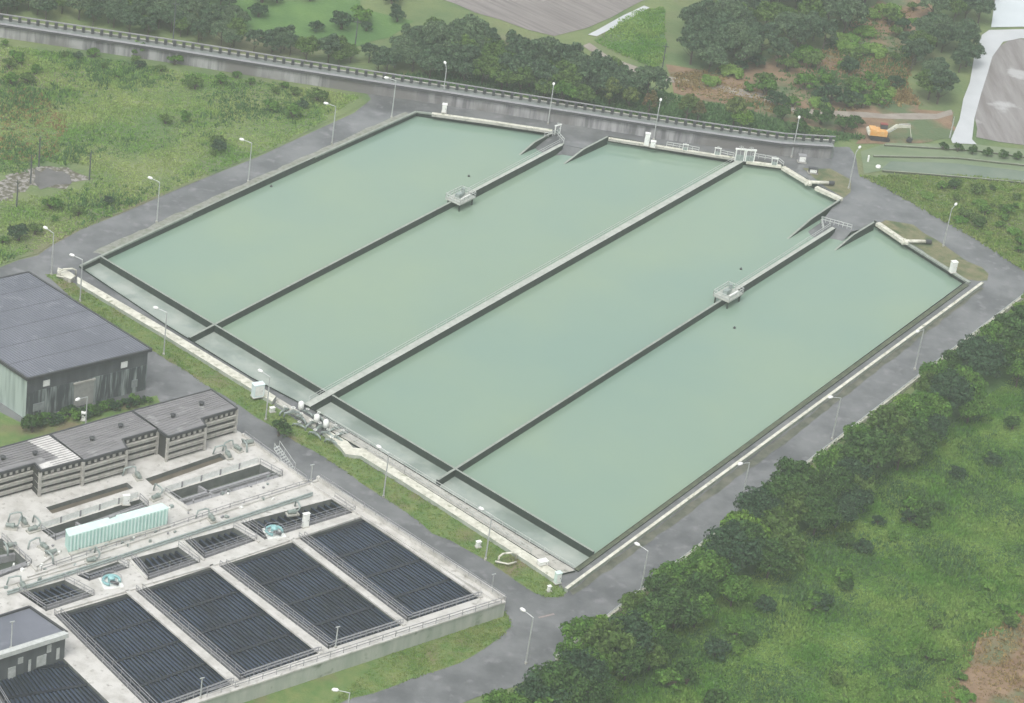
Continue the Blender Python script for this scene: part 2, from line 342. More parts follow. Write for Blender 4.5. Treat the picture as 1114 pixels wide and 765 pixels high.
band('parapet', [(63, 291), (75, 295), (82, 300)], [(62, 296), (70, 301), (77, 304)], .8, CREAM, CONC)
band('parapet', [(84, 301), (180, 357), (272, 413), (300, 431)], [(84, 308), (180, 365.5), (270, 421), (296, 437)], .7, CREAM, DECKSIDE)
band('parapet', [(301, 432), (345, 459)], [(300, 438), (343, 465)], .3, CONC, DECKSIDE)
band('parapet', [(360, 470), (378, 480), (384, 487), (395, 488), (440, 516), (580, 605), (610, 624)], [(352, 470), (370, 486), (376, 494), (393, 496), (440, 525), (574, 611), (602, 630)], .7, CREAM, DECKSIDE)
band('walkway', [(345, 450), (440, 507), (560, 580.5), (626, 620.5)], [(360, 468.5), (440, 515.5), (580, 604), (611, 624)], .35, CONC, ALGAE)
g = MB(); g.wall(W(616, 640, .7), W(1069, 307, .7), .55, -.05, .7, 1, 0); g.build('parapet', [CREAM, DECKSIDE], bs)
g = MB(); g.wall(W(627, 620, .2), W(1052, 309, .2), .9, -1.5, .2, 1, 0); g.build('coping', [DARKGREEN, ALGAE], bs)
def divider(name, a, b, wd, zt, top, side=ALGAE):
    g = MB(); g.wall(W(*a, zt), W(*b, zt), wd, -2.2, zt, 1, 0); return g.build(name, [top, side], bs)
divider('channel_wall', (109, 278.3), (646, 600), .4, WT + .02, WALLTOP)
divider('dividing_wall', (206, 367), (613, 156), .45, WT, WALLTOP)
divider('dividing_wall', (334, 441), (806, 174.5), 1.35, WT + .15, WALLTOP_L)
divider('dividing_wall', (476, 522), (908, 248), .45, WT + .03, WALLTOP)
divider('walkway', (508, 211), (611, 157), .8, WT + .25, WALLTOP_L)
divider('walkway', (800, 315), (907, 247.5), .8, WT + .25, WALLTOP_L)

def railing(mb, pts, h=1.05, step=2.0, r=.035, z=0, rails=2, m=0):
    for a, b in zip(pts[:-1], pts[1:]):
        n = max(1, int((b - a).length / step))
        for k in range(n + 1):
            p = a.lerp(b, k / n); mb.box((p.x, p.y, z + h / 2), (r * 2, r * 2, h), mi=m)
        d = b - a; c = (a + b) / 2; ang = math.atan2(d.y, d.x)
        for j in range(rails): mb.box((c.x, c.y, z + h * (1 - j / rails)), (d.length, r * 2, r * 2), ang, m)
g = MB(); railing(g, [W(336, 437, .45), W(803, 173, .45)], 1.0, 3, .03, .45)
g.build('railing', RAILP, bs)
g = MB(); railing(g, [W(508, 209.5, .5), W(609, 156, .5)], .9, 3, .03, .5); g.build('railing', RAILP, bs)
g = MB(); railing(g, [W(800, 313, .5), W(903, 247, .5)], .9, 3, .03, .5); g.build('railing', RAILP, bs)
g = MB(); railing(g, [W(352, 456, .35), W(440, 508.5, .35), W(560, 582, .35), W(624, 621, .35)], 1.0, 2.5, .035, .35)
railing(g, [W(360, 467, .35), W(440, 515, .35), W(578, 602, .35)], 1.0, 2.5, .035, .35); g.build('railing', RAILP, bs)
g = MB(); railing(g, [W(893, 241, .3), W(926, 250, .3)], 1.1, .9, .05, .3); railing(g, [W(893, 241, .3), W(895, 252, .3)], 1.1, .9, .05, .3)
g.build('railing', RAILP, bs)
g = MB(); railing(g, [W(592, 150, .3), W(605, 147, .3), W(613, 156, .3)], 1.1, .9, .05, .3); g.build('railing', RAILP, bs)
# ramps down into the pools, with wing walls whose tops slope to the water
def ramp(name, top, bot):
    g = MB(); t = WL(top, 0); b = WL(bot, -1.0)
    b = [Vector((p.x, p.y, -2.6)) for p in b]
    g.add(list(t) + list(b[::-1]), [(0, 1, 2, 3)]); g.build(name, ROAD, bs)
def landing(px):
    g = MB(); g.prism(WL(px, .01), -2.0, .012, 1, 0); g.build('ramp_landing', [ROAD, ALGAE], bs)
landing([(601, 142.8), (661.5, 149.3), (650, 155), (634, 161.5), (613, 157.5), (595, 151)])
landing([(914, 215.8), (951.3, 240.8), (941, 248.5), (926, 252), (909, 248), (893, 242), (904, 228)])
ramp('ramp', [(595, 151), (612, 157.5)], [(563, 169), (576, 178)])
ramp('ramp', [(613, 157.5), (635, 161.2)], [(588, 180), (612, 177)])
ramp('ramp', [(893, 242), (908, 248)], [(860, 259), (868, 272)])
ramp('ramp', [(910, 248.3), (926, 252)], [(885, 268), (905, 270)])
def wing(a, b):
    g = MB(); A_ = W(*a, WT + .45); B_ = W(*b, WZ); m_ = A_.lerp(B_, .55)
    g.wall(A_, m_, .4, -2, WT + .45, 1, 0, WT + .1); g.wall(m_, B_, .4, -2, WT + .1, 1, 0, WZ - .1); g.build('wing_wall', [WALLTOP, ALGAE], bs)
wing((601, 144), (564, 169)); wing((661, 148.5), (612, 179)); wing((914, 217), (855, 261)); wing((951, 241.5), (907, 273))

# ------------------------------------------------------------------ raised irrigation flume behind the basins
fl = empty('concrete_flume', W(560, 111), 'long raised concrete flume with dark posts, running behind the basins in front of the trees', 'flume')
fp = [(-60, 20), (0, 29), (100, 44), (200, 59), (300, 75), (400, 90.5), (480, 102.5), (560, 115), (640, 127.5), (700, 137), (780, 149), (850, 158.5), (905, 162)]
ZF = 2.5
near = MB(); far = MB(); bed = MB(); led = MB(); rl = MB()
P0 = [p.xy.to_3d() for p in WL(fp, ZF)]
off = Vector((.18, 1, 0)).normalized()
for a, b in zip(P0[:-1], P0[1:]):
    near.wall(a + off * .5, b + off * .5, .5, -.05, ZF, 0, 0)
    led.wall(a + off * .25, b + off * .25, .9, ZF, ZF + .6, 0, 1)
    bed.wall(a + off * 1.9, b + off * 1.9, 2.4, 0, ZF + .15, 0, 0)
    far.wall(a + off * 3.3, b + off * 3.3, .4, 0, ZF + .6, 0, 1)
    rl.wall(a + off * 3.5, b + off * 3.5, .22, ZF + 1.25, ZF + 1.45, 0, 0)
near.build('near_wall', mat('flume_stained_wall', (.34, .34, .345), (.13, .13, .135), .55, .8, stretch=(1, 1, .12), lo=.42, hi=.6, c3=(.16, .155, .15), s3=.05, l3=.5, h3=.6), fl)
led.build('ledge', [mat('flume_ledge_shade', (.045, .047, .05), (.08, .08, .085), .4, .8), RAIL], fl)  # ledge side coloured dark to paint in the shadow line under the coping
bed.build('channel_bed', mat('flume_bed', (.20, .22, .21), (.14, .16, .15), .5, .3), fl)
far.build('far_wall', [mat('flume_far_side', (.20, .21, .20), (.13, .14, .13), .5, .8), CONC], fl)
rl.build('top_rail', RAIL, fl)
seglen = [(b - a).length for a, b in zip(P0[:-1], P0[1:])]; T = sum(seglen); s = 1.0; idx = 0; acc = 0; k = 0
pm = MB(); pm.box((0, 0, ZF + .55), (.62, .45, 1.5), math.atan2(P0[6].y - P0[5].y, P0[6].x - P0[5].x))
proto = None
while s < T:
    while s > acc + seglen[idx]: acc += seglen[idx]; idx += 1
    p = P0[idx].lerp(P0[idx + 1], (s - acc) / seglen[idx]) + off * 3.1
    if k < 98:
        if proto is None:
            proto = pm.build('post', TRIM, fl, loc=None); proto.matrix_parent_inverse = Matrix(); proto.location = p - fl.location
        else:
            q = proto.copy(); COL.objects.link(q); q.location = p - fl.location
    k += 1; s += T / 97

# ------------------------------------------------------------------ warehouse (grey, top left)
A, B, Cc = W(31, 296, 8), W(165, 380, 8), W(30, 412, 8); D = A + Cc - B
wh = empty('warehouse', ((B + Cc) / 2).xy.to_3d(), 'large flat-roofed grey warehouse with streaked walls and one roller door, left of the basins', 'warehouse')
def inset(q, d):
    c = sum(q, Vector()) / len(q); return [p + (c - p).normalized() * d for p in q]
quad = [A, B, Cc, D]
body = inset(quad, .6)
g = MB(); g.prism(body, 0, 7.7, 0, 0); g.build('wall', [WALLUP], wh)
# streaked lower cladding and pale side cladding as thin panels
def wallpanel(a, b, z0, z1, m, name, parent, t=.06):
    g = MB(); a = a.xy.to_3d(); b = b.xy.to_3d(); d = (b - a).normalized(); n = Vector((d.y, -d.x, 0))
    if n.y > 0: n = -n
    g.wall(a + n * t / 2, b + n * t / 2, t, z0, z1); return g.build(name, m, parent)
bA, bB, bC, bD = body
wallpanel(bC, bB, 0, 4.9, WALLD, 'cladding', wh)
g = MB(); n = (bC - bB).normalized(); n = n.xy.to_3d() * .04; g.wall(bC + n, bD + n, .08, 0, 7.5); g.build('side_wall', WALLP, wh)
g = MB(); g.prism(quad, 7.7, 8.0, 0, 0); g.build('roof', [ROOFG, TRIM], wh)
g = MB()
for a, b in ((A, B), (B, Cc), (Cc, D), (D, A)): g.wall(a, b, .35, 7.6, 8.12)
g.build('roof_edge', TRIM, wh)
g = MB()
for k in range(1, 44):
    a = A.lerp(D, k / 44); b = B.lerp(Cc, k / 44); g.wall(a, b, .10, 7.9, 8.03)
for k in range(1, 6):
    a = A.lerp(B, k / 6); b = D.lerp(Cc, k / 6); g.wall(a, b, .14, 7.9, 8.035)
g.build('roof_seam', mat('roof_seam_metal', (.10, .105, .125), (.08, .085, .10), 1, .5), wh)
def onwall(a, b, t, z, w_, h_, name, m, parent, th=.12, off_=.1):
    a = a.xy.to_3d(); b = b.xy.to_3d(); d = (b - a); ang = math.atan2(d.y, d.x); n = Vector((d.y, -d.x, 0)).normalized()
    if n.y > 0: n = -n
    p = a.lerp(b, t) + n * off_; g = MB(); g.box((p.x, p.y, z), (w_, th, h_), ang); return g.build(name, m, parent)
dr = onwall(bC, bB, .47, 2.3, 3.6, 4.4, 'roller_door', DOORM, wh, .1, .14)
onwall(bC, bB, .47, 4.6, 4.0, .3, 'lintel', SLAT, wh, .3, .2)
for t in (.155, .80): onwall(bC, bB, t, 6.0, 1.2, 1.1, 'window', WHITE, wh)
for t in (.08, .12, .9): onwall(bC, bB, t, 1.8, 1.1, 1.4, 'window', mat('grey_window', (.3, .33, .33), (.2, .22, .22), 1, .3), wh)  # lower windows are plain grey

# ------------------------------------------------------------------ louvred filter buildings
ZD, ZR = 2.7, 7.4
def louvred(label, roof_px, front_px, roofm, extra=None):
    poly = WL(roof_px, ZR); fr = WL(front_px, ZR)
    base = sum(fr, Vector()) / len(fr); base.z = ZD
    b = empty('filter_house', base, label, 'filter house', 'louvred filter houses on the deck')
    g = MB(); g.prism(inset(poly, .35), ZD, ZR - .25); g.build('wall', LOUVD, b)
    g = MB(); g.prism(poly, ZR - .25, ZR); g.build('roof', roofm, b)
    # sheet corrugations
    g = MB(); a0, a1 = poly[0], poly[1]; 
    for i in range(len(poly)):
        a, c = poly[i], poly[(i + 1) % len(poly)]; g.wall(a, c, .25, ZR - .35, ZR + .1)
    g.build('roof_edge', TRIM, b)
    for i in range(len(fr) - 1):
        a, c = fr[i].copy(), fr[i + 1].copy(); d = c - a; ang = math.atan2(d.y, d.x); n = Vector((d.y, -d.x, 0)).normalized()
        if n.y > 0 and abs(n.y) > abs(n.x): n = -n
        L = d.length
        if L < 1: continue
        for k in range(3):
            z = ZD + .75 + k * 1.2; m = (a + c) / 2 - n * .02
            g = MB(); g.box((m.x, m.y, z), (L - .1, .35, .50), ang); g.box((m.x, m.y, z + .29), (L - .1, .6, .07), ang); g.build('louvre', SLAT, b)
        g = MB(); m = (a + c) / 2
        kk = int(L / 1.0)
        for k in range(kk + 1):
            p = a.lerp(c, k / kk) - n * .1; g = MB(); g.box((p.x, p.y, ZR - .65), (.45, .25, .6), ang); g.build('eave_bracket', SLAT, b)
        for p in (a, c):
            g = MB(); g.box((p.x, p.y, (ZD + ZR - .3) / 2), (.4, .4, ZR - .3 - ZD), ang); g.build('column', SLAT, b)
    if extra:
        for (x, y) in extra:
            p = W(x, y, ZR); g = MB(); g.tube([(p.x, p.y, ZR), (p.x, p.y, ZR + .55)], .32); g.tube([(p.x, p.y, ZR + .55), (p.x, p.y, ZR + .7)], [.5, .2]); g.build('roof_vent', TRIM, b)
    return b
f3 = louvred('easternmost louvred filter house, plain grey roof, nearest the basins', [(144, 447), (230, 424), (258, 444), (219, 455.5), (224, 463), (183, 475)],
        [(183, 475), (224, 463), (219, 455.5), (258, 444)], ROOFL, [(188, 454), (219, 441)])
f2 = louvred('middle louvred filter house with plain grey roof, between its two neighbours', [(54.5, 472.5), (143, 447.5), (172, 467), (133, 478), (138, 487.5), (91, 501)],
        [(91, 501), (138, 487.5), (133, 478), (172, 467)], ROOFL, [(100, 479), (131, 465)])
f1 = louvred('louvred filter house at the left frame edge, roof partly covered in pale sheets', [(-60, 503.5), (53.5, 473), (90, 500), (44, 512), (38, 504), (-60, 531)],
        [(-60, 531), (38, 504), (44, 512), (90, 500)], ROOFL, [(38, 495), (3, 500)])
g = MB(); P = WL([(30, 480), (53, 474), (88, 499), (46, 510.5), (42, 506), (64, 498)], ZR + .03); g.prism(P, ZR + .01, ZR + .09); g.build('roof_sheet', ROOFW, f1)
g = MB()
for k in range(9):
    a = W(31, 480.5, 0).lerp(W(47, 510, 0), k / 9)
for f_, quadp in ((f3, [(144, 447), (230, 424), (258, 444), (183, 475)]), (f2, [(54.5, 472.5), (143, 447.5), (172, 467), (91, 501)]), (f1, [(-60, 503.5), (53.5, 473), (90, 500), (-20, 530)])):
    q = WL(quadp, ZR); g = MB(); n = 14
    for k in range(1, n):
        a = q[0].lerp(q[3], k / n); b = q[1].lerp(q[2], k / n)
        if f_ is not f1 and k > 10: b = a.lerp(b, .5)
        if f_ is f1 and k > 8: a, b = a.lerp(b, .72), b
        g.wall(a.lerp(b, .01), a.lerp(b, .985), .12, ZR - .02, ZR + .07 + (.06 if f_ is f1 else 0))
    g.build('roof_rib', ROOFL, f_)
tag(f1, group='louvred filter houses on the deck')

# ------------------------------------------------------------------ treatment deck with its tanks
dk = empty('treatment_deck', W(548, 655), 'pale concrete treatment deck sunk with dark tanks, in the lower left corner', 'treatment deck')
deck_px = [(261, 470), (286, 491), (334, 525.5), (346, 522), (550, 655), (420, 698), (215, 765), (120, 797), (-100, 870), (-300, 700), (-160, 562), (0, 517), (232, 454)]
tanks = {'C4': [(325, 585.5), (395, 563), (523, 650), (443, 676)], 'C3': [(239, 616), (319, 589.5), (438, 680), (357, 706)],
         'C2': [(148, 643), (231, 616.5), (349, 710), (261, 740)], 'C1': [(59, 669), (141, 645), (254, 744), (166, 776)], 'C0': [(-40, 700), (52, 700), (140, 785), (30, 820)]}
small = {'T1': [(21, 645), (70, 631), (102, 648), (50, 665)], 'T2': [(84, 626), (128, 611), (140, 618), (97, 632)], 'T3': [(143, 608), (194, 595), (217, 612), (161, 631)],
         'T4': [(201, 588), (254, 574), (279, 588), (222, 608)], 'T5': [(262, 569), (364, 542), (386, 557), (288, 587)]}
open_ = {'G1': [(180, 537), (283, 505), (307, 518), (201, 551)], 'G2': [(45, 577), (152, 543), (161, 551), (60, 588)], 'G3': [(-60, 588), (2, 586), (34, 615), (-30, 640)],
         'B1': [(50, 552), (138, 525), (145, 531), (57, 559)], 'B2': [(158, 521), (240, 493), (248, 499), (166, 528)]}
holes = [WL(p, ZD) for d_ in (tanks, small, open_) for p in d_.values()]
g = MB(); outer = WL(deck_px, ZD)
g.sheet([outer] + holes, ZD, 0); g.skirt(outer, -.05, ZD, 1)
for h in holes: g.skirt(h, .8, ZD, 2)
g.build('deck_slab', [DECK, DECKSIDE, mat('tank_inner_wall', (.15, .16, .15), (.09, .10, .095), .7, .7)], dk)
def lerp2(q, u, v): return q[0].lerp(q[1], u).lerp(q[3].lerp(q[2], u), v)
for kname, px in tanks.items():
    q = WL(px, ZD); g = MB(); g.sheet([q], 2.15); g.build('tank_water', TANKD, dk)
    n = 22
    for blk in range(4):
        v0, v1 = .02 + blk * .245, .02 + blk * .245 + .235
        g = MB()
        for k in range(n):
            u = (k + .5) / n; a = lerp2(q, u, v0); b = lerp2(q, u, v1); g.wall(a, b, .30, 2.1, 2.3 + .04 * ((k * 7 + blk * 3) % 3), 1, 0)
        c = lerp2(q, .01, v0); c2 = lerp2(q, .99, v0); g.wall(c, c2, .5, 2.1, 2.42, 1, 1)
        g.build('settler_block', [LAUND, TANKD], dk)
    # walkway and rails along the left long side and the lower end
    a, b = lerp2(q, .045, 0), lerp2(q, .045, 1); g = MB(); g.wall(a, b, .8, 2.1, 2.5); g.build('catwalk', CATW, dk)
    g = MB(); railing(g, [lerp2(q, 0, 0), lerp2(q, 0, 1), lerp2(q, 1, 1)], 1.05, 2.2, .04, ZD)
    railing(g, [lerp2(q, .085, 0), lerp2(q, .085, .985), lerp2(q, .99, .985)], 1.05, 2.2, .035, 2.5); g.build('railing', RAIL, dk)
for kname, px in small.items():
    q = WL(px, ZD); g = MB(); g.sheet([q], 1.5); g.build('tank_water', TANKD if kname not in ('T2',) else GREENW, dk)
    n = 8 if kname in ('T1', 'T3', 'T4') else 14
    g = MB()
    for k in range(n):
        u = (k + .5) / n; a = lerp2(q, u, .02); b = lerp2(q, u, .68); g.wall(a, b, .3, 1.5, 2.1 + .05 * (k % 3), 1, 0)
    g.build('settler_block', [LAUND, TANKD], dk)
    g = MB(); a, b = lerp2(q, 0.02, .84), lerp2(q, .98, .84); g.wall(a, b, 1.1, 2.0, 2.45); g.build('catwalk', CATW, dk)
    g = MB(); railing(g, [lerp2(q, 0, 0), lerp2(q, 0, 1), lerp2(q, 1, 1), lerp2(q, 1, 0)], 1.05, 1.8, .035, ZD)
    railing(g, [lerp2(q, .08, .03), lerp2(q, .08, .72), lerp2(q, .97, .72)], 1.05, 1.8, .03, 2.4); g.build('railing', RAIL, dk)
for kname, px in open_.items():
    q = WL(px, ZD); g = MB(); g.sheet([q], 1.0 if kname[0] == 'G' else 1.9); g.build('tank_water' if kname[0] == 'G' else 'trench_bed', GREENW if kname[0] == 'G' else BROWNW, dk)
    if kname[0] == 'G':
        g = MB(); railing(g, [lerp2(q, 0, 0), lerp2(q, 0, 1), lerp2(q, 1, 1), lerp2(q, 1, 0)], 1.05, 1.6, .04, ZD); g.build('railing', RAIL, dk)
        g = MB(); a, b = lerp2(q, 0, .45), lerp2(q, 1, .45); g.wall(a, b, .5, 1.0, 2.2); a, b = lerp2(q, .35, 0), lerp2(q, .35, 1); g.wall(a, b, .4, 1.0, 2.2)
        a, b = lerp2(q, 0, .85), lerp2(q, 1, .85); g.wall(a, b, .9, 1.6, 2.3); g.build('baffle_wall', RAIL, dk)
# raised white walkway wall with joints along the front of the filter houses
def raised(px, z1, name, m=DECK, ms=WHITE, joints=True):
    P = WL(px, z1); g = MB(); g.prism(P, ZD - .01, z1, 1, 0); g.build(name, [m, ms], dk)
    if joints:
        a, b = P[-1], P[-2]; d = b - a; ang = math.atan2(d.y, d.x); n = Vector((d.y, -d.x, 0)).normalized()
        if n.y > 0: n = -n
        k = int(d.length / 3.2); g = MB()
        for i in range(1, k):
            p = a.lerp(b, i / k) + n * .03; g.box((p.x, p.y, (ZD + z1) / 2), (.28, .1, z1 - ZD), ang)
        g.build('wall_joint', RAIL, dk)
raised([(40, 564), (146, 532), (150, 535), (45, 569)], ZD + 1.1, 'raised_walkway')
raised([(172, 526.5), (277, 494), (281, 497.5), (177, 530.5)], ZD + 1.1, 'raised_walkway')
# thin kerbs and pipe runs across the deck
g = MB()
for a, b, wd, h in (((30, 629), (345, 524), .35, .35), ((0, 640), (120, 606), .3, .25), ((248, 611), (394, 562), .5, .3), ((155, 637), (248, 611), .5, .3), ((60, 666), (150, 640), .5, .3),
                    ((345, 522), (549, 654), .45, .75), ((338, 528), (541, 657), .3, .5), ((264, 474), (334, 525), .35, .5), ((549, 655), (180, 776), .5, .25),
                    ((318, 588), (440, 681), .6, .3), ((229, 616), (350, 712), .6, .3), ((138, 644), (258, 748), .6, .3), ((394, 562), (524, 651), .6, .3),
                    ((180, 537), (206, 556), .6, .4), ((200, 590), (222, 610), .4, .2), ((140, 608), (160, 630), .4, .2), ((258, 575), (282, 590), .4, .2), ((38, 618), (66, 600), .4, .35), ((8, 583), (40, 622), .4, .35)):
    g.wall(W(*a, ZD), W(*b, ZD), wd, ZD - .01, ZD + h)
g.build('kerb', [DECK], dk)
g = MB(); railing(g, [W(348, 521, ZD + .75), W(549, 652.5, ZD + .75)], .9, 2.5, .04, ZD + .75); railing(g, [W(266, 474, ZD + .5), W(333, 523, ZD + .5)], .9, 2, .04, ZD + .5)
railing(g, [W(545, 658, ZD), W(430, 694, ZD), W(225, 760, ZD)], 1.0, 2.2, .045, ZD + .3)
railing(g, [W(45, 622, ZD), W(250, 554, ZD), W(340, 526, ZD)], 1.0, 2.5, .04, ZD); g.build('railing', RAIL, dk)
g = MB()
for k in range(60):
    x = rnd.uniform(0, 300); y = 628 - .33 * x + rnd.uniform(-16, 22)
    p = W(x, y, ZD)
    if y - (632 - .33 * x) > 14: continue
    g = MB(); g.box((p.x, p.y, ZD + .2), (rnd.uniform(.2, .7), rnd.uniform(.2, .5), rnd.uniform(.2, .5)), rnd.uniform(0, 3)); g.build('deck_fitting', rnd.choice([RAIL, PIPEW, WHITE, PIPEG]), dk)

# pump sets and pipe runs cluttering the deck
pu = None
pspots = [((12, 575), 'at the left frame edge below the filter houses'), ((26, 570), 'left of the long dark basin, upper'), ((36, 578), 'left of the long dark basin, lower'), ((48, 597), 'at the left end of the mint shed'), ((56, 604), 'just below the left end of the mint shed'),
          ((12, 596), 'beside the open tank at the left edge'), ((25, 640), 'above the leftmost small tank'), ((100, 612), 'above the square pit by the mint shed'), ((248, 497), 'at the right end of the brown trench'), ((258, 490), 'at the back corner of the deck by the stair'),
          ((270, 484), 'at the very back corner of the deck'), ((170, 543), 'between the mint shed and the railed basin'), ((230, 566), 'on the deck between railed basin and small tanks'), ((318, 560), 'beside the rightmost small tank'), ((150, 520), 'between the two brown trenches')]
for (px, wl) in pspots:
    lab = 'small grey pump with bent pipe, ' + wl
    if pu is None:
        pu = empty('pump', W(*px, ZD), lab, 'pump', 'small pumps on the treatment deck', world_parts=False)
        g = MB(); g.box((0, 0, .12), (2.0, 1.1, .24)); g.build('plinth', CONC, pu)
        g = MB(); g.tube([(-.8, 0, .6), (.1, 0, .6)], .33, 10); g.build('motor', PIPEG, pu)
        g = MB(); g.tube([(.1, 0, .6), (.5, 0, .6)], .42, 10); g.build('pump_casing', PIPEG, pu)
        g = MB(); g.tube([(.45, 0, .6), (1.0, 0, .7), (1.2, 0, 1.3), (1.2, .6, 1.5), (1.2, 1.8, 1.4), (1.2, 2.1, .1)], .15, 7); g.build('pipe', PIPEW, pu, smooth=True)
    else: copy_tree(pu, W(*px, ZD), rnd.choice([.7, 2.3, 3.8]) + rnd.uniform(-.2, .2), None, lab)
pr = empty('pipe_run', W(200, 560, ZD), 'grey pipes running side by side along the deck beside the long railing', 'pipes')
for o_, r_ in ((4, .16), (6.5, .12)):
    g = MB(); g.tube([W(8, 640 + o_, ZD + .3), W(120, 604 + o_, ZD + .3), W(252, 561 + o_, ZD + .3), W(340, 532 + o_, ZD + .3)], r_, 7); g.build('pipe', PIPEW, pr)
# stair down to the road
st = empty('steel_stair', W(312, 502), 'grey steel stair climbing from the road to the deck, by the road', 'stair')
g = MB(); a, b = W(318, 512, .1), W(301, 487, ZD)
for k in range(10): p = a.lerp(b, k / 9); g.box((p.x, p.y, .15 + (ZD - .1) * k / 9), (.35, 1.2, .06), math.atan2((b - a).y, (b - a).x))
g.build('tread', STEEL, st)
for s_ in (-1, 1):
    g = MB(); d = (b - a).xy.to_3d().normalized(); n = Vector((-d.y, d.x, 0)) * .62 * s_
    g.tube([a + n + Vector((0, 0, .1)), b.xy.to_3d() + n + Vector((0, 0, ZD))], .07, 6)
    g.tube([a + n + Vector((0, 0, 1.1)), b.xy.to_3d() + n + Vector((0, 0, ZD + 1))], .05, 6)
    for t in (0, .33, .66, 1): p = a.xy.to_3d().lerp(b.xy.to_3d(), t) + n; g.tube([(p.x, p.y, t * ZD), (p.x, p.y, t * ZD + 1.1)], .04, 6)
    g.build('handrail', RAILP, st)

# mint shed
zt = ZD + 3.0
q = [W(71, 576, zt), W(176, 547.5, zt), W(184, 553, zt), W(75, 584, zt)]
sh = empty('mint_shed', (q[3] + q[2]).xy.to_3d() / 2 + Vector((0, 0, ZD)), 'long mint green sheet-metal shed with ribbed side, on the deck', 'shed')
g = MB(); g.prism(inset(q, .1), ZD + .1, zt - .08); g.build('wall', MINT, sh)
g = MB(); g.prism(q, zt - .08, zt + .06); g.build('roof', MINTT, sh)
g = MB(); a, b = inset(q, .1)[3], inset(q, .1)[2]; d = b - a; ang = math.atan2(d.y, d.x); n = Vector((d.y, -d.x, 0)).normalized()
if n.y > 0: n = -n
for k in range(28):
    p = a.lerp(b, (k + .5) / 28) + n * .06; g.box((p.x, p.y, ZD + 1.5), (.22, .12, 2.8), ang)
g.build('wall_rib', MINTT, sh)
g = MB(); g.wall(q[3] + n * .5, q[2] + n * .5, .7, ZD, ZD + .25); g.build('base_kerb', CONC, sh)
g = MB(); p = W(122, 563, zt); g.box((p.x, p.y, zt + .25), (1.2, .3, .4), .9); g.build('roof_vent', RAIL, sh)

# round cyan machines
def machine(px, label):
    b = W(*px, ZD); e = empty('valve_actuator', b, label, 'actuator', 'round cyan actuators on the deck', world_parts=False)
    g = MB()
    g.tube([(1.25 * cos(t * pi / 8), 1.25 * sin(t * pi / 8), .5 + .0 * t) for t in range(0, 13)], .22, 8); g.build('curved_pipe', CYAN, e, smooth=True)
    g = MB(); g.tube([(0, 0, 0), (0, 0, 1.0)], .55, 14); g.tube([(0, 0, 1.0), (0, 0, 1.25)], [.55, .25], 14); g.build('drum', CYAN, e)
    g = MB(); g.tube([(.0, -.5, .6), (1.2, -.9, .6)], .25, 10); g.build('motor', TRIM, e)
    g = MB(); g.box((0, 0, .05), (3.0, 3.0, .1), .5); g.build('base_plate', WHITE, e)
    g = MB(); g.tube([(1.5 * cos(t * pi / 10), 1.5 * sin(t * pi / 10), 1.0) for t in range(20)], .04, 5); g.build('guard_rail', RAIL, e)
    return e
machine((121, 634), 'round cyan actuator between the small tanks near the mint shed')
machine((298, 580), 'round cyan actuator beside the upright white cabinet')

def cabinet(px, z, size, m, label, rz=.6, group=None, name='control_cabinet', cat='cabinet'):
    b = W(*px, z); e = empty(name, b, label, cat, group, world_parts=False); sx, sy, sz = size
    g = MB(); g.box((0, 0, sz / 2 + .1), size); g.build('cabinet_body', m, e)
    g = MB(); g.box((0, 0, sz + .14), (sx + .15, sy + .15, .08)); g.build('cabinet_roof', m, e)
    g = MB(); g.box((0, -sy / 2 - .02, sz * .52 + .1), (sx * .8, .04, sz * .8)); d_ = g.build('door', WHITE, e)
    g = MB(); g.box((sx * .25, -sy / 2 - .06, sz * .5 + .1), (.05, .05, .25)); g.build('handle', TRIM, e)
    g = MB(); g.box((0, 0, .05), (sx + .3, sy + .3, .1)); g.build('plinth', CONC, e)
    e.rotation_euler.z = rz; return e
cabinet((332, 573), ZD, (1.0, .5, 2.3), WHITE, 'upright white cabinet on the deck beside the cyan actuator')
cabinet((280, 431), .5, (1.9, 1.1, 2.3), mat('pale_blue_paint', (.68, .78, .78), (.6, .7, .7), 2, .4), 'large pale blue cabinet on the front parapet, left of the pipework')
cabinet((606, 634), .2, (.9, .7, 1.8), mat('pale_mint_paint', (.62, .76, .70), (.55, .68, .62), 2, .4), 'pale mint cabinet at the near corner of the basins')
cabinet((597, 643), .05, (.5, .4, .8), WHITE, 'low white meter box in the grass at the near corner of the basins')
cabinet((590, 614), .6, (1.5, .9, .6), WHITE, 'flat white box on the front parapet near the near corner')
cabinet((296, 448), .05, (.8, .5, .7), WHITE, 'small white box in the verge below the pale blue cabinet')
cabinet((520, 595), .05, (.7, .5, .9), WHITE, 'small white box standing alone in the verge grass')
cabinet((1036, 296), .3, (1.1, .9, 2.2), WHITE, 'white cabinet with a pipe on top, behind the right-hand pool', rz=.5)
cabinet((703, 158), .3, (1.0, .8, 2.6), WHITE, 'tall white cabinet on the back wall of the second pool', rz=0)
cabinet((710, 160), .3, (1.0, .8, 1.2), WHITE, 'short white box beside the tall white cabinet on the back wall', rz=0)
cabinet((483, 122), .3, (.9, .9, 1.7), WHITE, 'white cabinet at the foot of the lamp behind the first pool', rz=0)
cabinet((137, 549.0), ZD, (1.0, .5, 1.6), WHITE, 'white cabinet against the middle filter house', rz=.4)
cabinet((91, 457), .05, (.8, .6, 1.3), WHITE, 'small white box behind the filter houses, by the warehouse', rz=.2)
cabinet((872, 176), .1, (1.6, 1.2, 1.4), RAIL, 'dark grey box with a square opening, behind the third pool', rz=.1)
cabinet((884, 188), .1, (1.8, 1.0, .9), TRIM, 'low black box at the bend behind the third pool', rz=.1)
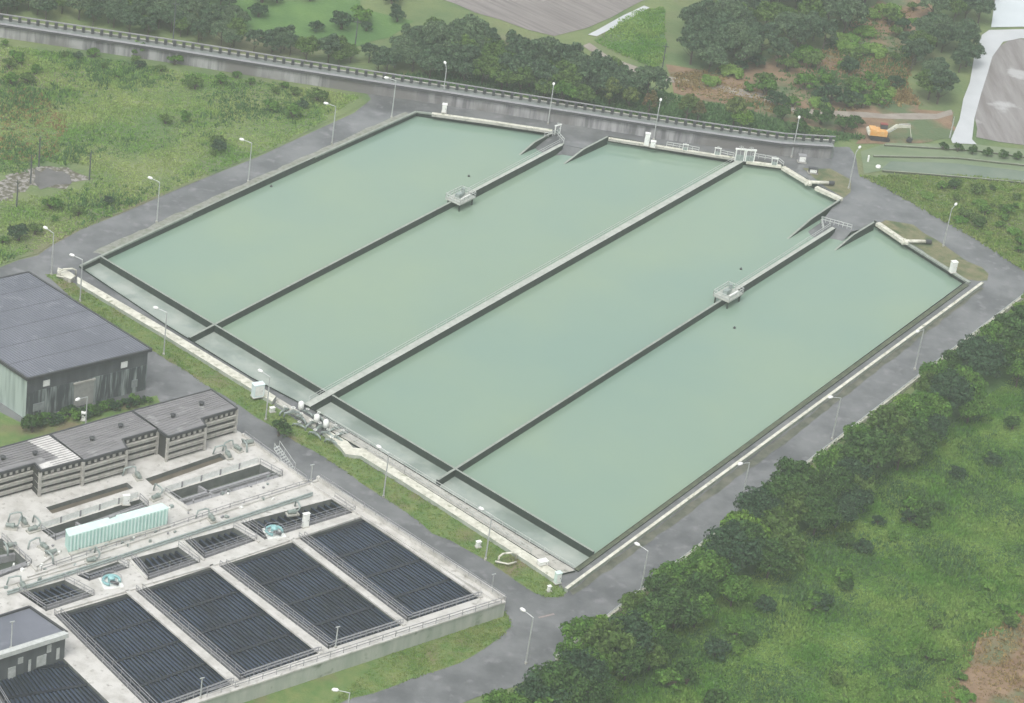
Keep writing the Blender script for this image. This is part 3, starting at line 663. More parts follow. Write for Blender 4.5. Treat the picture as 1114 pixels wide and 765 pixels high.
for px, l in (((955, 183), 'white bag lying in the grass beside the back road'), ((944, 176), 'white upright marker post in the grass beside the back road')):
    b = W(*px); g = MB()
    if 'bag' in l: g.tube([(0, 0, 0), (0, 0, .3), (.05, 0, .65), (0, 0, .75)], [.45, .6, .42, .1], 9)
    else: g.box((0, 0, .7), (.35, .35, 1.4)); g.tube([(0, 0, 1.4), (0, 0, 1.6)], [.2, .05], 6)
    tag(g.build('sandbag' if 'bag' in l else 'marker_post', WHITE, loc=b), l, 'bag' if 'bag' in l else 'post')

# ------------------------------------------------------------------ dark pump house, bottom left
z2 = 7.0
q = [W(-60, 690, z2), W(32, 661, z2), W(73, 689, z2), W(-60, 731, z2)]
ph = empty('pump_house', (q[2] + q[3]).xy.to_3d() / 2, 'dark pump house with grey roof and pale parapet, at the lower left corner', 'pump house')
g = MB(); g.prism(inset(q, .2), 0, z2 - .2); g.build('wall', WALLUP, ph)
g = MB(); g.prism(q, z2 - .2, z2); g.build('roof', ROOFG, ph)
g = MB(); g.wall(q[0], q[1], .3, z2 - .3, z2 + .3); g.wall(q[1], q[2], .3, z2 - .3, z2 + .3); g.build('roof_edge', TRIM, ph)
g = MB(); g.wall(q[2], q[3], .9, z2 - .5, z2 + .25); g.build('parapet', RAILP, ph)
qa, qb = inset(q, .2)[3], inset(q, .2)[2]
for t, z, w_, h_ in ((.86, 5.3, .7, 1.3), (.80, 3.6, 1.5, 1.8), (.94, 3.9, .5, 1.9), (.62, 4.8, .8, 1.0), (.7, 3.4, .4, 2), (.55, 3, 1.2, 2.2)):
    onwall(qa, qb, t, z, w_, h_, 'window', mat('pump_window', (.5, .52, .5), (.3, .32, .3), 1, .4), ph, .1, .08)

# ------------------------------------------------------------------ street lamps
def lamp_proto(kind, H=8.4):
    e = empty('street_lamp', (0, 0, 0), 'x', 'street lamp', 'street lamps around the basins', world_parts=False)
    g = MB(); g.tube([(0, 0, 0), (0, 0, .35)], .22, 10); g.build('base', CONC, e)
    if kind == 0:
        g = MB(); g.tube([(0, 0, .3), (0, 0, H)], [.13, .085], 8); g.build('pole', STEEL, e)
        g = MB(); g.tube([(0, 0, H - .05), (.8, 0, H + .12), (1.7, 0, H + .22)], [.075, .065, .055], 7); g.build('arm', STEEL, e)
        hx, hz = 2.05, H + .25
    else:
        g = MB(); g.tube([(0, 0, .3), (0, 0, H - 1.6)], [.13, .10], 8); g.build('pole', STEEL, e)
        g = MB(); g.tube([(0, 0, H - 1.65), (.1, 0, H - .8), (.45, 0, H - .2), (1.0, 0, H + .15)], [.10, .08, .07, .06], 7); g.build('arm', STEEL, e)
        hx, hz = 1.3, H + .22
    g = MB(); g.tube([(hx - .5, 0, hz), (hx - .25, 0, hz + .03), (hx + .25, 0, hz + .03), (hx + .5, 0, hz)], [.12, .27, .27, .1], 10); g.build('lamp_head', LAMPH, e, smooth=True)
    return e
lp = [lamp_proto(0), lamp_proto(1)]; used = [False, False]
def lamp(base, head, label, kind=0, z=0, sc=1):
    b = W(*base, z); h = W(*head, z + 8.6 * sc); a = math.atan2(h.y - b.y, h.x - b.x)
    if not used[kind]:
        used[kind] = True; o = lp[kind]; o.location = b; o.rotation_euler.z = a; o.scale = (sc, sc, sc); o['label'] = label
    else: copy_tree(lp[kind], b, a, (sc, sc, sc), label)
L_ = [((56, 299), (41, 244), 'street lamp beside the left road, nearest the warehouse roof', 0), ((170.5, 242), (157, 192), 'second street lamp along the left road from the warehouse', 0),
      ((270, 198), (258, 151), 'third street lamp along the left road from the warehouse', 0), ((361, 157), (350, 112), 'fourth street lamp along the left road, before the bend', 0),
      ((426, 128), (414, 84), 'street lamp at the top left corner of the basins, arm over the road bend', 0), ((481, 112), (483, 67), 'street lamp behind the first pool, above a white cabinet', 1),
      ((596, 135), (603, 86), 'street lamp behind the pools, left of the first ramp', 1), ((711, 152), (721, 102), 'street lamp behind the second pool, next to the tall white cabinet', 1),
      ((861, 171), (870, 124), 'street lamp behind the third pool, left of the back road junction', 1), ((923, 205), (940, 156), 'street lamp at the back road junction, above the second ramp', 0),
      ((1026, 268), (1046, 217), 'street lamp on the verge behind the rightmost pool', 0), ((995, 402), (985, 367), 'fifth street lamp up the right-hand road from the junction, the farthest one', 0),
      ((905, 478), (894, 433), 'fourth street lamp up the right-hand road from the junction', 0), ((806, 550), (795, 508), 'third street lamp up the right-hand road from the junction', 0),
      ((696, 648), (684, 588), 'second street lamp up the right-hand road from the junction', 0), ((572, 722), (562, 660), 'street lamp at the road junction below the near corner of the basins', 0),
      ((374, 806), (355, 750), 'street lamp cut off by the bottom edge, below the deck', 0),
      ((87, 328), (71, 276), 'street lamp in the front verge at the far left end of the parapet', 0), ((178, 386), (161, 333), 'second street lamp along the front verge from the left', 0),
      ((289, 457), (275, 400), 'third street lamp along the front verge, by the pale blue cabinet', 0), ((417, 541), (405, 483), 'fourth street lamp along the front verge from the left', 0),
      ((528, 609), (517, 551), 'fifth street lamp along the front verge, nearest the near corner', 0), ((92, 480), (80, 437), 'street lamp between the warehouse and the filter houses', 0)]
for b, h, l, k in L_: lamp(b, h, l, k)
# short posts on the deck and roof
pp = None
for (x, y, z, h, l) in ((338, 523, ZD, 3.0, 'short steel post where the deck edge steps, by the road'), (365, 704, ZD, 3.6, 'steel post at the lower end of the third big tank'),
                        (218, 759, ZD, 3.4, 'steel post at the lower end of the leftmost big tank'), (12, 705, 7.0, 4.5, 'steel post on the pump house roof'), (535, 640, 0, 2.6, 'steel post on the road by the deck corner')):
    e = empty('steel_post', W(x, y, z), l, 'post', 'short steel posts about the deck', world_parts=False)
    g = MB(); g.tube([(0, 0, 0), (0, 0, h)], .09, 8); g.build('pole', STEEL, e)
    g = MB(); g.box((0, 0, h), (.7, .15, .12), .6); g.build('cross_bar', STEEL, e)
    g = MB(); g.tube([(0, 0, 0), (0, 0, .15)], .25, 8); g.build('base', CONC, e)
for (x, y, h, l) in ((385, 60, 8.5, 'dark utility pole standing in the green field beyond the flume'), (718, 88, 9, 'dark utility pole at the left edge of the dark grove'),
                     (187, 58, 12, 'tall pole rising out of the dark hedge beyond the flume'), (97, 196, 6, 'bare dark post beside the puddle, right one'), (42, 182, 6.5, 'bare dark post above the puddle, with twigs'), (33, 200, 6, 'bare dark post at the puddle, left one'),
                     (18, 225, 5.5, 'bare dark post below the rubble patch'), (1033, 150, 5, 'thin pale post where the concrete road meets the embankment')):
    e = empty('utility_pole' if h > 7 else 'bare_post', W(x, y), l, 'pole', world_parts=False)
    g = MB(); g.tube([(0, 0, 0), (0.05, 0, h * .6), (0, .05, h)], [.16, .13, .09], 7); g.build('pole', POLE if y != 150 else STEEL, e)
    g = MB()
    if h > 7: g.box((0, 0, h - .8), (1.6, .12, .12)); g.build('crossarm', POLE, e)
    else:
        for k in range(5): t = rnd.uniform(0, 6); z = h * rnd.uniform(.6, .95); g.tube([(0, 0, z), (.7 * cos(t), .7 * sin(t), z + .8)], [.04, .015], 5)
        g.build('twig', POLE, e)

# ------------------------------------------------------------------ scraper platforms mid-wall
def platform(px, label):
    b = W(*px, .5); e = empty('pump_platform', b, label, 'pump platform', 'pump platforms on the dividing walls', world_parts=False)
    g = MB(); g.box((0, 0, .1), (5.2, 3.6, .25)); g.build('platform_slab', WALLTOP_L, e)
    g = MB(); g.box((-.4, .2, .7), (1.4, .9, 1.0)); g.build('pump_housing', PIPEW, e)
    g = MB(); g.tube([(1.2, .4, .2), (1.2, .4, 1.7)], .35, 12); g.build('motor', PIPEW, e)
    g = MB(); g.box((.4, -1.0, .55), (3.0, .35, .3)); g.build('beam', WHITE, e)
    g = MB(); q = [Vector((-2.55, -1.75, 0)), Vector((2.55, -1.75, 0)), Vector((2.55, 1.75, 0)), Vector((-2.55, 1.75, 0)), Vector((-2.55, -1.75, 0))]; railing(g, q, 1.1, 1.2, .045, .2); g.build('railing', RAILP, e)
    for sx in (-2.1, 2.1):
        for sy in (-1.4, 1.4): g = MB(); g.tube([(sx, sy, -2.5), (sx, sy, 0)], .17, 8); g.build('leg', ALGAE, e)
    e.rotation_euler.z = R(58); return e
platform((501, 216), 'small pump platform halfway along the wall between the first and second pools')
platform((792, 321), 'small pump platform halfway along the wall between the third and fourth pools')

# ------------------------------------------------------------------ sluice gear and pipework
def sluice(px, z, rz, label, s=1):
    e = empty('sluice_gate', W(*px, z), label, 'sluice gate', 'sluice gates along the back walls', world_parts=False)
    for sx in (-.7, .7): g = MB(); g.box((sx, 0, 1.0), (.16, .2, 2.0)); g.build('upright', WHITE, e)
    g = MB(); g.box((0, 0, 2.05), (1.8, .3, .22)); g.build('crosshead', WHITE, e)
    g = MB(); g.tube([(0, 0, .3), (0, 0, 2.6)], .05, 6); g.tube([(.32 * cos(t), .32 * sin(t), 2.45) for t in np.linspace(0, 2 * pi, 13)], .03, 5); g.build('screw_spindle', STEEL, e)
    g = MB(); g.box((0, 0, .5), (1.25, .08, 1.1)); g.build('gate_leaf', PIPEW, e)
    e.rotation_euler.z = rz; e.scale = (s, s, s); return e
sluice((804, 175), .4, .2, 'sluice gate where the wide central wall meets the back wall', 1.3)
sluice((815, 176), .4, .2, 'sluice gate just right of the central wall, above the third pool', 1.3)
sluice((842, 180), .4, 0, 'sluice gate by the white railings behind the third pool', .8)
sluice((780, 169), .4, 0, 'sluice gate behind the second pool, left of the central wall', .8)
sluice((606, 146), .4, .8, 'sluice gate at the head of the first ramp')
sluice((745, 164), .4, 0, 'sluice gate in the middle of the back wall of the second pool', .7)
def pipe_x(px, rz, label):
    e = empty('overflow_pipe', W(*px, .4), label, 'pipe', 'pipes crossing the back wall', world_parts=False)
    g = MB(); g.tube([(-1.6, 0, -.3), (-.6, 0, .35), (3.4, 0, .35)], .36, 10); g.build('pipe', CREAM, e, smooth=True)
    g = MB(); g.tube([(3.4, 0, .35), (4.6, 0, .3)], .45, 10); g.build('pipe_mouth', TRIM, e)
    g = MB(); g.box((-.8, 0, .2), (.6, 1.8, .5)); g.build('saddle', CREAM, e); e.rotation_euler.z = rz
pipe_x((884, 200), R(15), 'cream pipe crossing the back wall of the third pool, black mouth')
pipe_x((989, 264), R(15), 'cream pipe crossing the back wall of the rightmost pool, black mouth')
# parapet boxes / white kerb rails behind pools two and three
def wrail(px, label):
    e = empty('white_railing', W(*px[0], .5), label, 'railing')
    g = MB(); railing(g, WL(px, .5), 1.0, 1.2, .05, .45, 2); g.build('railing_frame', RAILP, e)
wrail([(818, 171), (846, 176), (852, 181)], 'white railing on the back wall above the third pool')
wrail([(784, 168), (798, 171)], 'white railing on the back wall, left of the central wall')
wrail([(725, 159), (760, 165)], 'low white railing on the middle of the back wall')

vp = None
vspots = [(318, 454), (327, 459), (334, 452), (338, 464), (346, 458), (347, 470), (354, 464), (356, 476), (364, 470), (366, 481), (372, 475), (325, 466), (309, 450), (342, 476), (360, 484)]
where = ['leftmost', 'second from left', 'upper, touching the central wall end', 'in the lower row, left part', 'right of the central wall end', 'in the middle of the lower row', 'upper, middle of the cluster', 'low in the middle', 'upper right', 'low, right part', 'right end, upper', 'lowest left', 'outermost left, by the parapet', 'lowest in the middle', 'lowest right']
for k, (px, wl) in enumerate(zip(vspots, where)):
    if vp is None:
        e = empty('valve_pipe', W(*px), 'x', 'valve', 'valves and pipes at the end of the central wall', world_parts=False); vp = e
        g = MB(); g.tube([(-1.5, 0, .1), (-1.3, 0, .8), (-.6, 0, 1.0), (.8, 0, 1.0), (1.4, 0, .7), (1.6, 0, 0)], .2, 8); g.build('pipe', PIPEW, e, smooth=True)
        for x in (-.5, .5): g = MB(); g.tube([(x - .06, 0, 1), (x + .06, 0, 1)], .36, 12); g.build('flange', PIPEG, e)
        g = MB(); g.tube([(0, 0, 1), (0, 0, 1.35)], .3, 8); g.tube([(0, 0, 1.35), (0, 0, 1.9)], .07, 6); g.build('valve_body', PIPEG, e)
        g = MB(); g.tube([(.35 * cos(t), .35 * sin(t), 1.9) for t in np.linspace(0, 2 * pi, 13)], .05, 5); g.box((0, 0, 1.9), (.7, .05, .05)); g.build('handwheel', WHITE, e)
        e['label'] = 'valve and bent pipe, %s, by the central wall' % wl; e.rotation_euler.z = .3
    else: copy_tree(vp, W(*px), rnd.choice([R(-35), R(55), R(-30), R(60)]) + rnd.uniform(-.2, .2), (.8, .8, rnd.uniform(.65, .95)), 'valve and bent pipe, %s, by the central wall' % wl)
for (x, y, l) in ((327, 447, 'white round tank by the central wall end, left'), (344, 461, 'white round tank by the central wall end, middle'), (354, 467, 'white round tank by the central wall end, right')):
    e = empty('pressure_vessel', W(x, y, .4), l, 'vessel', 'white pressure vessels', world_parts=False)
    g = MB(); g.tube([(0, 0, .3), (0, 0, .5), (0, 0, 1.6), (0, 0, 1.9)], [.2, .5, .5, .15], 12); g.build('vessel_shell', WHITE, e, smooth=True)
    for t in range(3): g = MB(); g.tube([(.35 * cos(t * 2.1), .35 * sin(t * 2.1), 0), (.35 * cos(t * 2.1), .35 * sin(t * 2.1), .6)], .04, 5); g.build('leg', STEEL, e)
# hand-built railing bits by the near corner
for (x, y, l) in ((552, 611, 'cream bent pipe loop on the verge, near the parapet end'), (74, 301, 'cream bent pipe loop at the left end of the parapet')):
    e = empty('vent_pipe', W(x, y, .1), l, 'pipe', world_parts=False)
    g = MB(); g.tube([(-1.4, -.6, 0), (-1.4, -.6, 1.1), (-.9, -.3, 1.5), (.6, .5, 1.5), (1.2, .8, 1.1), (1.2, .8, 0)], .17, 8); g.build('pipe', CREAM, e, smooth=True)
    g = MB(); g.tube([(-1.9, -1.2, .5), (.2, -1.4, .5), (1.4, -.4, .5)], .14, 8); g.build('branch_pipe', CREAM, e, smooth=True)
    g = MB(); g.box((-1.4, -.6, .1), (.6, .6, .2)); g.build('base', CONC, e)

# roadside kerb/guard wall beside the trees
gw = empty('guard_wall', W(834, 541), 'low pale guard wall between the right-hand road and the tree belt', 'guard wall')
Pg = WL([(1150, 297), (1114, 324), (1080, 350), (834, 541), (690, 652), (605, 718)], 0)
g = MB()
for a, b in zip(Pg[:-1], Pg[1:]): g.wall(a, b, .4, 0, .75)
g.build('wall', CREAM, gw)
g = MB(); railing(g, Pg, 1.1, 4, .06, .1, 1); g.build('railing', STEEL, gw)

for px, l in (([(962, 159), (1062, 165), (1114, 172), (1200, 184)], 'low pale terrace wall under the row of clipped bushes'), ([(950, 171), (1040, 173), (1114, 181), (1200, 193)], 'low terrace wall on the far side of the small canal'),
              ([(960, 187), (1000, 190), (1060, 195), (1114, 200), (1200, 211)], 'low terrace wall on the near side of the small canal')):
    tw = empty('terrace_wall', W(*px[0]), l, 'wall'); g = MB(); P = WL(px)
    for a, b in zip(P[:-1], P[1:]): g.wall(a, b, .4, 0, .4, 1, 0)
    g.build('wall', [mat('weathered_terrace_wall', (.26, .28, .22), (.15, .18, .12), .4, .9), DARKGREEN], tw)
# ------------------------------------------------------------------ excavator
ex = empty('excavator', W(956, 151), 'orange and cream excavator working on the brown bank beyond the road', 'excavator', world_parts=False)
for sy in (-1.1, 1.1):
    g = MB(); g.tube([(-1.7, sy - .3, .45), (-1.7, sy + .3, .45)], .45, 12); g.tube([(1.7, sy - .3, .45), (1.7, sy + .3, .45)], .45, 12); g.box((0, sy, .45), (3.4, .6, .9)); g.build('track', BLACKR, ex)
g = MB(); g.box((0, 0, .85), (1.6, 1.7, .5)); g.build('undercarriage', TRIM, ex)
g = MB(); g.box((-.5, 0, 1.65), (3.8, 2.5, 1.1)); g.box((-1.7, 0, 2.3), (1.4, 2.2, .3)); g.build('body', ORANGE, ex)
g = MB(); g.tube([(-2.4, -1.2, 1.6), (-2.4, 1.2, 1.6)], .55, 10); g.build('counterweight', CREAM, ex)
g = MB(); g.box((.7, .7, 2.5), (1.5, 1.0, 1.5)); cb = g.build('cab', GLASS, ex)
g = MB(); g.box((.7, .7, 3.28), (1.6, 1.1, .1)); g.build('cab_roof', mat('dark_red_paint', (.22, .05, .04), None, rough=.5), ex)
def beam(mb, a, b, wd, ha, hb):
    a, b = Vector(a), Vector(b); mb.add([a + Vector((0, s * wd / 2, z)) for s in (-1, 1) for z in (-ha / 2, ha / 2)] + [b + Vector((0, s * wd / 2, z)) for s in (-1, 1) for z in (-hb / 2, hb / 2)],
        [(0, 1, 3, 2), (4, 6, 7, 5), (0, 4, 5, 1), (2, 3, 7, 6), (1, 5, 7, 3), (0, 2, 6, 4)])
g = MB(); beam(g, (1.1, -.3, 1.8), (3.0, -.3, 3.5), .4, .6, .75); beam(g, (3.0, -.3, 3.5), (6.2, -.3, 3.7), .4, .75, .4); g.build('boom', CREAM, ex)
g = MB(); beam(g, (6.0, -.3, 4.0), (6.8, -.3, 1.2), .32, .5, .4); g.build('stick', CREAM, ex)
g = MB(); g.box((6.6, -.3, .75), (.9, .9, .8), 0, 0, .3); g.box((6.1, -.3, .35), (.4, .9, .12), 0, 0, .5); g.build('bucket', TRIM, ex)
g = MB(); g.tube([(1.4, -.3, 1.5), (3.4, -.3, 3.1)], .09, 6); g.tube([(3.6, -.3, 4.0), (6.0, -.3, 4.3)], .09, 6); g.build('hydraulic_cylinder', STEEL, ex)
ex.rotation_euler.z = R(6)

# ------------------------------------------------------------------ vegetation
def crown_mesh(name, seed, rx, rz, zc, nclump, nleaf, ls, material, skirt=0.0, cr=(.26, .42)):
    r = np.random.RandomState(seed); V = []; 
    for c in range(nclump):
        d = r.normal(size=3); d /= np.linalg.norm(d)
        if d[2] < -.35: d[2] *= -.6
        rad = r.uniform(.45, 1.0) ** .6
        cc = np.array([d[0] * rx * rad, d[1] * rx * rad, zc + d[2] * rz * rad]); cl = rx * r.uniform(*cr)
        n = int(nleaf * r.uniform(.7, 1.2)); dd = r.normal(size=(n, 3)); dd /= np.linalg.norm(dd, axis=1)[:, None]
        dd[:, 2] = np.abs(dd[:, 2]) * .95 - .15 * r.rand(n)
        pos = cc + dd * cl * r.uniform(.7, 1.1, size=(n, 1)) * np.array([1, 1, .8])
        nor = dd + r.normal(size=(n, 3)) * .45; nor /= np.linalg.norm(nor, axis=1)[:, None]
        a = np.cross(nor, r.normal(size=(n, 3))); a /= np.linalg.norm(a, axis=1)[:, None]; b = np.cross(nor, a)
        s = ls * r.uniform(.6, 1.4, size=(n, 1))
        q = np.stack([pos - a * s, pos - b * s * .6, pos + a * s, pos + b * s * .6], 1); V.append(q)
    V = np.concatenate(V).reshape(-1, 3); n = len(V) // 4
    V[:, 2] = np.maximum(V[:, 2], .05)
    return V, n
def mesh_from_quads(name, V, n, material):
    me = bpy.data.meshes.new(name); me.vertices.add(len(V)); me.vertices.foreach_set('co', V.astype(np.float32).ravel())
    me.loops.add(n * 4); me.loops.foreach_set('vertex_index', np.arange(n * 4, dtype=np.int32)); me.polygons.add(n)
    me.polygons.foreach_set('loop_start', np.arange(0, n * 4, 4, dtype=np.int32)); me.polygons.foreach_set('loop_total', np.full(n, 4, dtype=np.int32))
    me.materials.append(material); me.update(calc_edges=True); return me
class Kind:
    def __init__(s, name, seed, H, rx, rz, zc, ncl, nl, ls, m, trunk=True, cr=(.26, .42)):
        V, n = crown_mesh(name, seed, rx, rz, zc, ncl, nl, ls, m, cr=cr); s.crown = mesh_from_quads('crown', V, n, m); s.name = name; s.H = H
        g = MB(); g.tube([(0, 0, -.1), (.05, .03, zc * .4), (.1, -.05, zc)], [.22, .17, .08], 7)
        r = random.Random(seed)
        for k in range(6):
            t = r.uniform(0, 6.28); z = zc * r.uniform(.3, .75); l = rx * r.uniform(.4, .75)
            g.tube([(.05, 0, z), (l * .5 * cos(t), l * .5 * sin(t), z + l * .35), (l * cos(t), l * sin(t), z + l * .8)], [.1, .07, .03], 5)
        o = g.build('trunk', BARK); s.trunk = o.data; bpy.data.objects.remove(o)
    def place(s, p, sc, label, cat, group, name=None):
        e = bpy.data.objects.new(name or s.name, None); COL.objects.link(e); e.location = p; e.rotation_euler.z = rnd.uniform(0, 6.28)
        k = sc * rnd.uniform(.9, 1.1); e.scale = (k, k * rnd.uniform(.9, 1.1), sc * rnd.uniform(.88, 1.12)); tag(e, label, cat, group)
        for nm, me in (('trunk', s.trunk), ('crown', s.crown)):
            o = bpy.data.objects.new(nm, me); COL.objects.link(o); o.parent = e
        return e
KD = [Kind('broadleaf_tree', 11, 7, 3.3, 2.5, 4.3, 46, 95, .24, LEAF[0]), Kind('broadleaf_tree', 12, 7, 3.2, 2.4, 4.0, 44, 95, .24, LEAF[1]),
      Kind('broadleaf_tree', 13, 6, 3.0, 2.1, 3.6, 42, 90, .25, LEAF[2]), Kind('broadleaf_tree', 14, 7, 3.3, 2.7, 4.2, 46, 95, .23, LEAF[3]),
      Kind('broadleaf_tree', 15, 7, 2.8, 2.6, 3.9, 38, 90, .24, LEAF[4])]
KF = [Kind('broadleaf_tree', 31, 7, 3.2, 2.5, 4.2, 40, 90, .26, leaf('leaf_haze_grey', (.085, .145, .075), (.13, .19, .10))), Kind('broadleaf_tree', 32, 7, 2.6, 2.9, 4.2, 30, 90, .26, leaf('leaf_haze_dark', (.06, .11, .058), (.095, .15, .08)))]  # distance haze is mixed into these leaf colours, paler and greyer
KA = Kind('young_tree', 16, 6, 2.0, 3.1, 3.8, 36, 80, .22, leaf('leaf_young', (.11, .17, .045), (.16, .20, .06))); KR = Kind('young_tree', 17, 6, 1.7, 2.7, 3.2, 32, 80, .22, LEAF[5])
KS = [Kind('bush', 18, 2, 1.2, .9, 1.0, 16, 60, .16, LEAF[0], cr=(.3, .5)), Kind('bush', 19, 2, 1.3, .9, 1.0, 16, 60, .16, LEAF[3], cr=(.3, .5)), Kind('bush', 20, 2, 1.2, .8, .9, 16, 60, .17, LEAF[1], cr=(.3, .5)),
      Kind('bush', 21, 2, 1.2, .8, .9, 14, 60, .17, LEAF[4], cr=(.3, .5))]
kindword = ['dark green', 'mid green', 'bright yellow-green', 'bluish green', 'olive green']
zones = ['at the bottom edge', 'near the second right-hand lamp', 'before the third right-hand lamp', 'near the third right-hand lamp',
         'before the fourth right-hand lamp', 'near the fourth right-hand lamp', 'near the last right-hand lamp', 'at the right edge']
rows = ['road side of the belt', 'middle of the belt', 'meadow side of the belt']
BL0, BL1 = Vector((548, 797)), Vector((1150, 330)); dv = (BL1 - BL0).normalized(); nv = Vector((-dv.y, dv.x))
n = 33
for row in range(3):
    for k in range(n):
        t = (k + .5 * (row % 2) + rnd.uniform(-.25, .25)) / n
        if row == 2 and rnd.random() < .2: continue
        p = BL0.lerp(BL1, t) + nv * (row * 21 - 1 + rnd.uniform(-6, 6)) 
        kk = rnd.choices([0, 1, 2, 3, 4], [3, 6, 3, 1, 2])[0] if row == 0 else rnd.choices([0, 1, 2, 3, 4], [4, 5, 1, 2, 2])[0]
        z = zones[min(7, int(t * 8))]
        KD[kk].place(W(p.x, p.y), rnd.uniform(.8, 1.2) * (.9, 1.08, .85)[row], '%s bushy tree, %s, %s' % (kindword[kk], rows[row], z), 'tree', 'belt of trees along the right-hand road')
# behind the belt: shrubs spilling into the meadow
for k in range(46):
    t = rnd.random(); p = BL0.lerp(BL1, t) + nv * (68 + abs(rnd.gauss(0, 18))); kk = rnd.randrange(3)
    KS[kk].place(W(p.x, p.y), rnd.uniform(.8, 1.6), 'low %s bush between tree belt and meadow, %s' % (['dark', 'bluish', 'mid green'][kk], zones[min(7, int(t * 8))]), 'bush', 'bushes at the meadow edge of the tree belt')
KS.append(Kind('bush', 22, 1.5, 1.7, .55, .45, 20, 60, .17, TUFTR, cr=(.25, .4)))
MW = ['pale green', 'bluish', 'mid green', 'olive']
mk = 0
for i in range(400):
    x, y = rnd.uniform(760, 1130), rnd.uniform(430, 775)
    if y < 1195 - .62 * x + 110 or (x > 1050 and y > 690) or mk >= 60: continue
    kk = rnd.choice([4, 4, 4, 4, 2, 3]); mk += 1
    KS[kk].place(W(x, y), rnd.uniform(.5, 1.1), 'low %s weed mound in the right-hand meadow, %s' % ({4: 'pale green', 1: 'bluish', 2: 'mid green', 3: 'olive'}[kk], 'upper part' if y < 600 else 'lower left part' if x < 950 else 'lower right part'), 'weed mound', 'weed mounds in the right-hand meadow')
# groves beyond the flume
def grove(poly, cnt, kinds, sc, lab, group, cat='tree'):
    xs = [p[0] for p in poly]; ys = [p[1] for p in poly]; placed = []; tries = 0
    def inside(x, y):
        c = False; j = len(poly) - 1
        for i in range(len(poly)):
            xi, yi = poly[i]; xj, yj = poly[j]
            if (yi > y) != (yj > y) and x < (xj - xi) * (y - yi) / (yj - yi) + xi: c = not c
            j = i
        return c
    while len(placed) < cnt and tries < cnt * 60:
        tries += 1; x, y = rnd.uniform(min(xs), max(xs)), rnd.uniform(min(ys), max(ys))
        if not inside(x, y): continue
        q = W(x, y)
        if any((q - o).length < 3.2 * sc[0] for o in placed): continue
        placed.append(q); K = rnd.choice(kinds); idx = KD.index(K) if K in KD else 3 if K in KF else None
        word = kindword[idx] if idx is not None else {KA: 'slim olive', KR: 'slim russet'}.get(K) or ['dark', 'bluish', 'mid green', 'olive', 'pale green'][KS.index(K)]
        K.place(q, rnd.uniform(*sc), '%s %s' % (word, lab), cat, group)
grove([(432, 82), (436, 52), (470, 46), (520, 58), (580, 74), (650, 84), (700, 108), (720, 122), (640, 112), (560, 102), (480, 90)], 50, [KF[0], KF[1], KF[1], KD[4]], (.75, 1.2), 'tree in the dark grove between the flume and the ploughed field', 'grove between the flume and the ploughed field')
grove([(748, 84), (748, 30), (765, -12), (860, -12), (955, -12), (940, 22), (900, 55), (850, 72), (800, 78)], 58, [KF[0], KF[1], KF[1], KD[4]], (.9, 1.35), 'tree in the grove at the top, left of the bare soil', 'grove at the top left of the bare soil')
grove([(985, 112), (985, 60), (1005, 20), (1030, -12), (1078, -12), (1062, 40), (1052, 85), (1040, 118)], 28, [KF[0], KF[1], KF[1], KD[4]], (.8, 1.15), 'tree in the grove beside the pale concrete road', 'grove beside the pale concrete road')
grove([(-40, 12), (-40, -20), (235, -12), (270, 38), (330, 55), (430, 72), (420, 84), (300, 62), (160, 42), (60, 26)], 120, [KF[0], KF[1], KF[1], KD[4]], (.5, .85), 'tree in the thicket behind the left part of the flume', 'thicket behind the left part of the flume')
grove([(895, 118), (935, 95), (965, 95), (960, 120)], 7, [KS[1], KS[2]], (1.4, 2.2), 'bush on the bare soil beyond the road', 'bushes on the bare soil', 'bush')
grove([(850, 130), (945, 140), (930, 152), (860, 150)], 9, [KS[0], KS[3]], (1.3, 2), 'bush between the flume and the dirt track', 'bushes between the flume and the dirt track', 'bush')
grove([(760, 80), (850, 62), (905, 62), (990, 100), (985, 118), (850, 118), (770, 95)], 26, [KS[1], KS[2], KS[4], KS[3]], (1.0, 2.0), 'bush scattered over the bare soil', 'bushes on the bare soil', 'bush')
grove([(900, 50), (950, 15), (1000, 10), (985, 70), (930, 85)], 16, [KS[1], KS[3], KS[4]], (1.0, 2.0), 'bush on the upper part of the bare soil', 'bushes on the bare soil', 'bush')
grove([(235, 5), (330, -10), (440, -8), (440, 25), (420, 45), (300, 30)], 14, [KS[1], KS[2]], (.9, 2.0), 'bush in the far green field beyond the flume', 'bushes in the far green field', 'bush')
grove([(945, 195), (1114, 205), (1114, 285), (1040, 240), (970, 203)], 26, [KS[2], KS[4], KS[3], KS[0]], (.5, 1.2), 'bush on the bank beyond the back road', 'bushes on the bank beyond the back road', 'bush')
for (x, y, K, s, l) in ((662, 118, KA, .95, 'slim olive tree left of its three neighbours behind the flume'), (683, 121, KA, .9, 'slim olive tree, second from left behind the flume'), (705, 126, KR, .9, 'slim russet tree next to the lamp behind the second pool'),
                        (746, 132, KA, 1.0, 'slim olive tree with a yellowish crown, right of the second pool lamp'), (758, 134, KR, .85, 'slim russet tree, right-hand one of the pair behind the second pool'), (797, 138, KA, 1.0, 'rounded olive tree alone behind the central wall end'), (806, 141, KD[2], .7, 'rounded bright tree alone behind the central wall end'),
                        (612, 116, KD[1], .8, 'mid green tree behind the flume, right of the ramp lamp'), (590, 110, KD[4], .8, 'olive tree behind the flume, left of the ramp lamp'), (632, 117, KD[4], .8, 'olive tree behind the flume above the first ramp'), (545, 100, KD[4], .9, 'olive tree behind the flume above the first pool')):
    K.place(W(x, y), s, l, 'tree', 'trees right behind the flume')
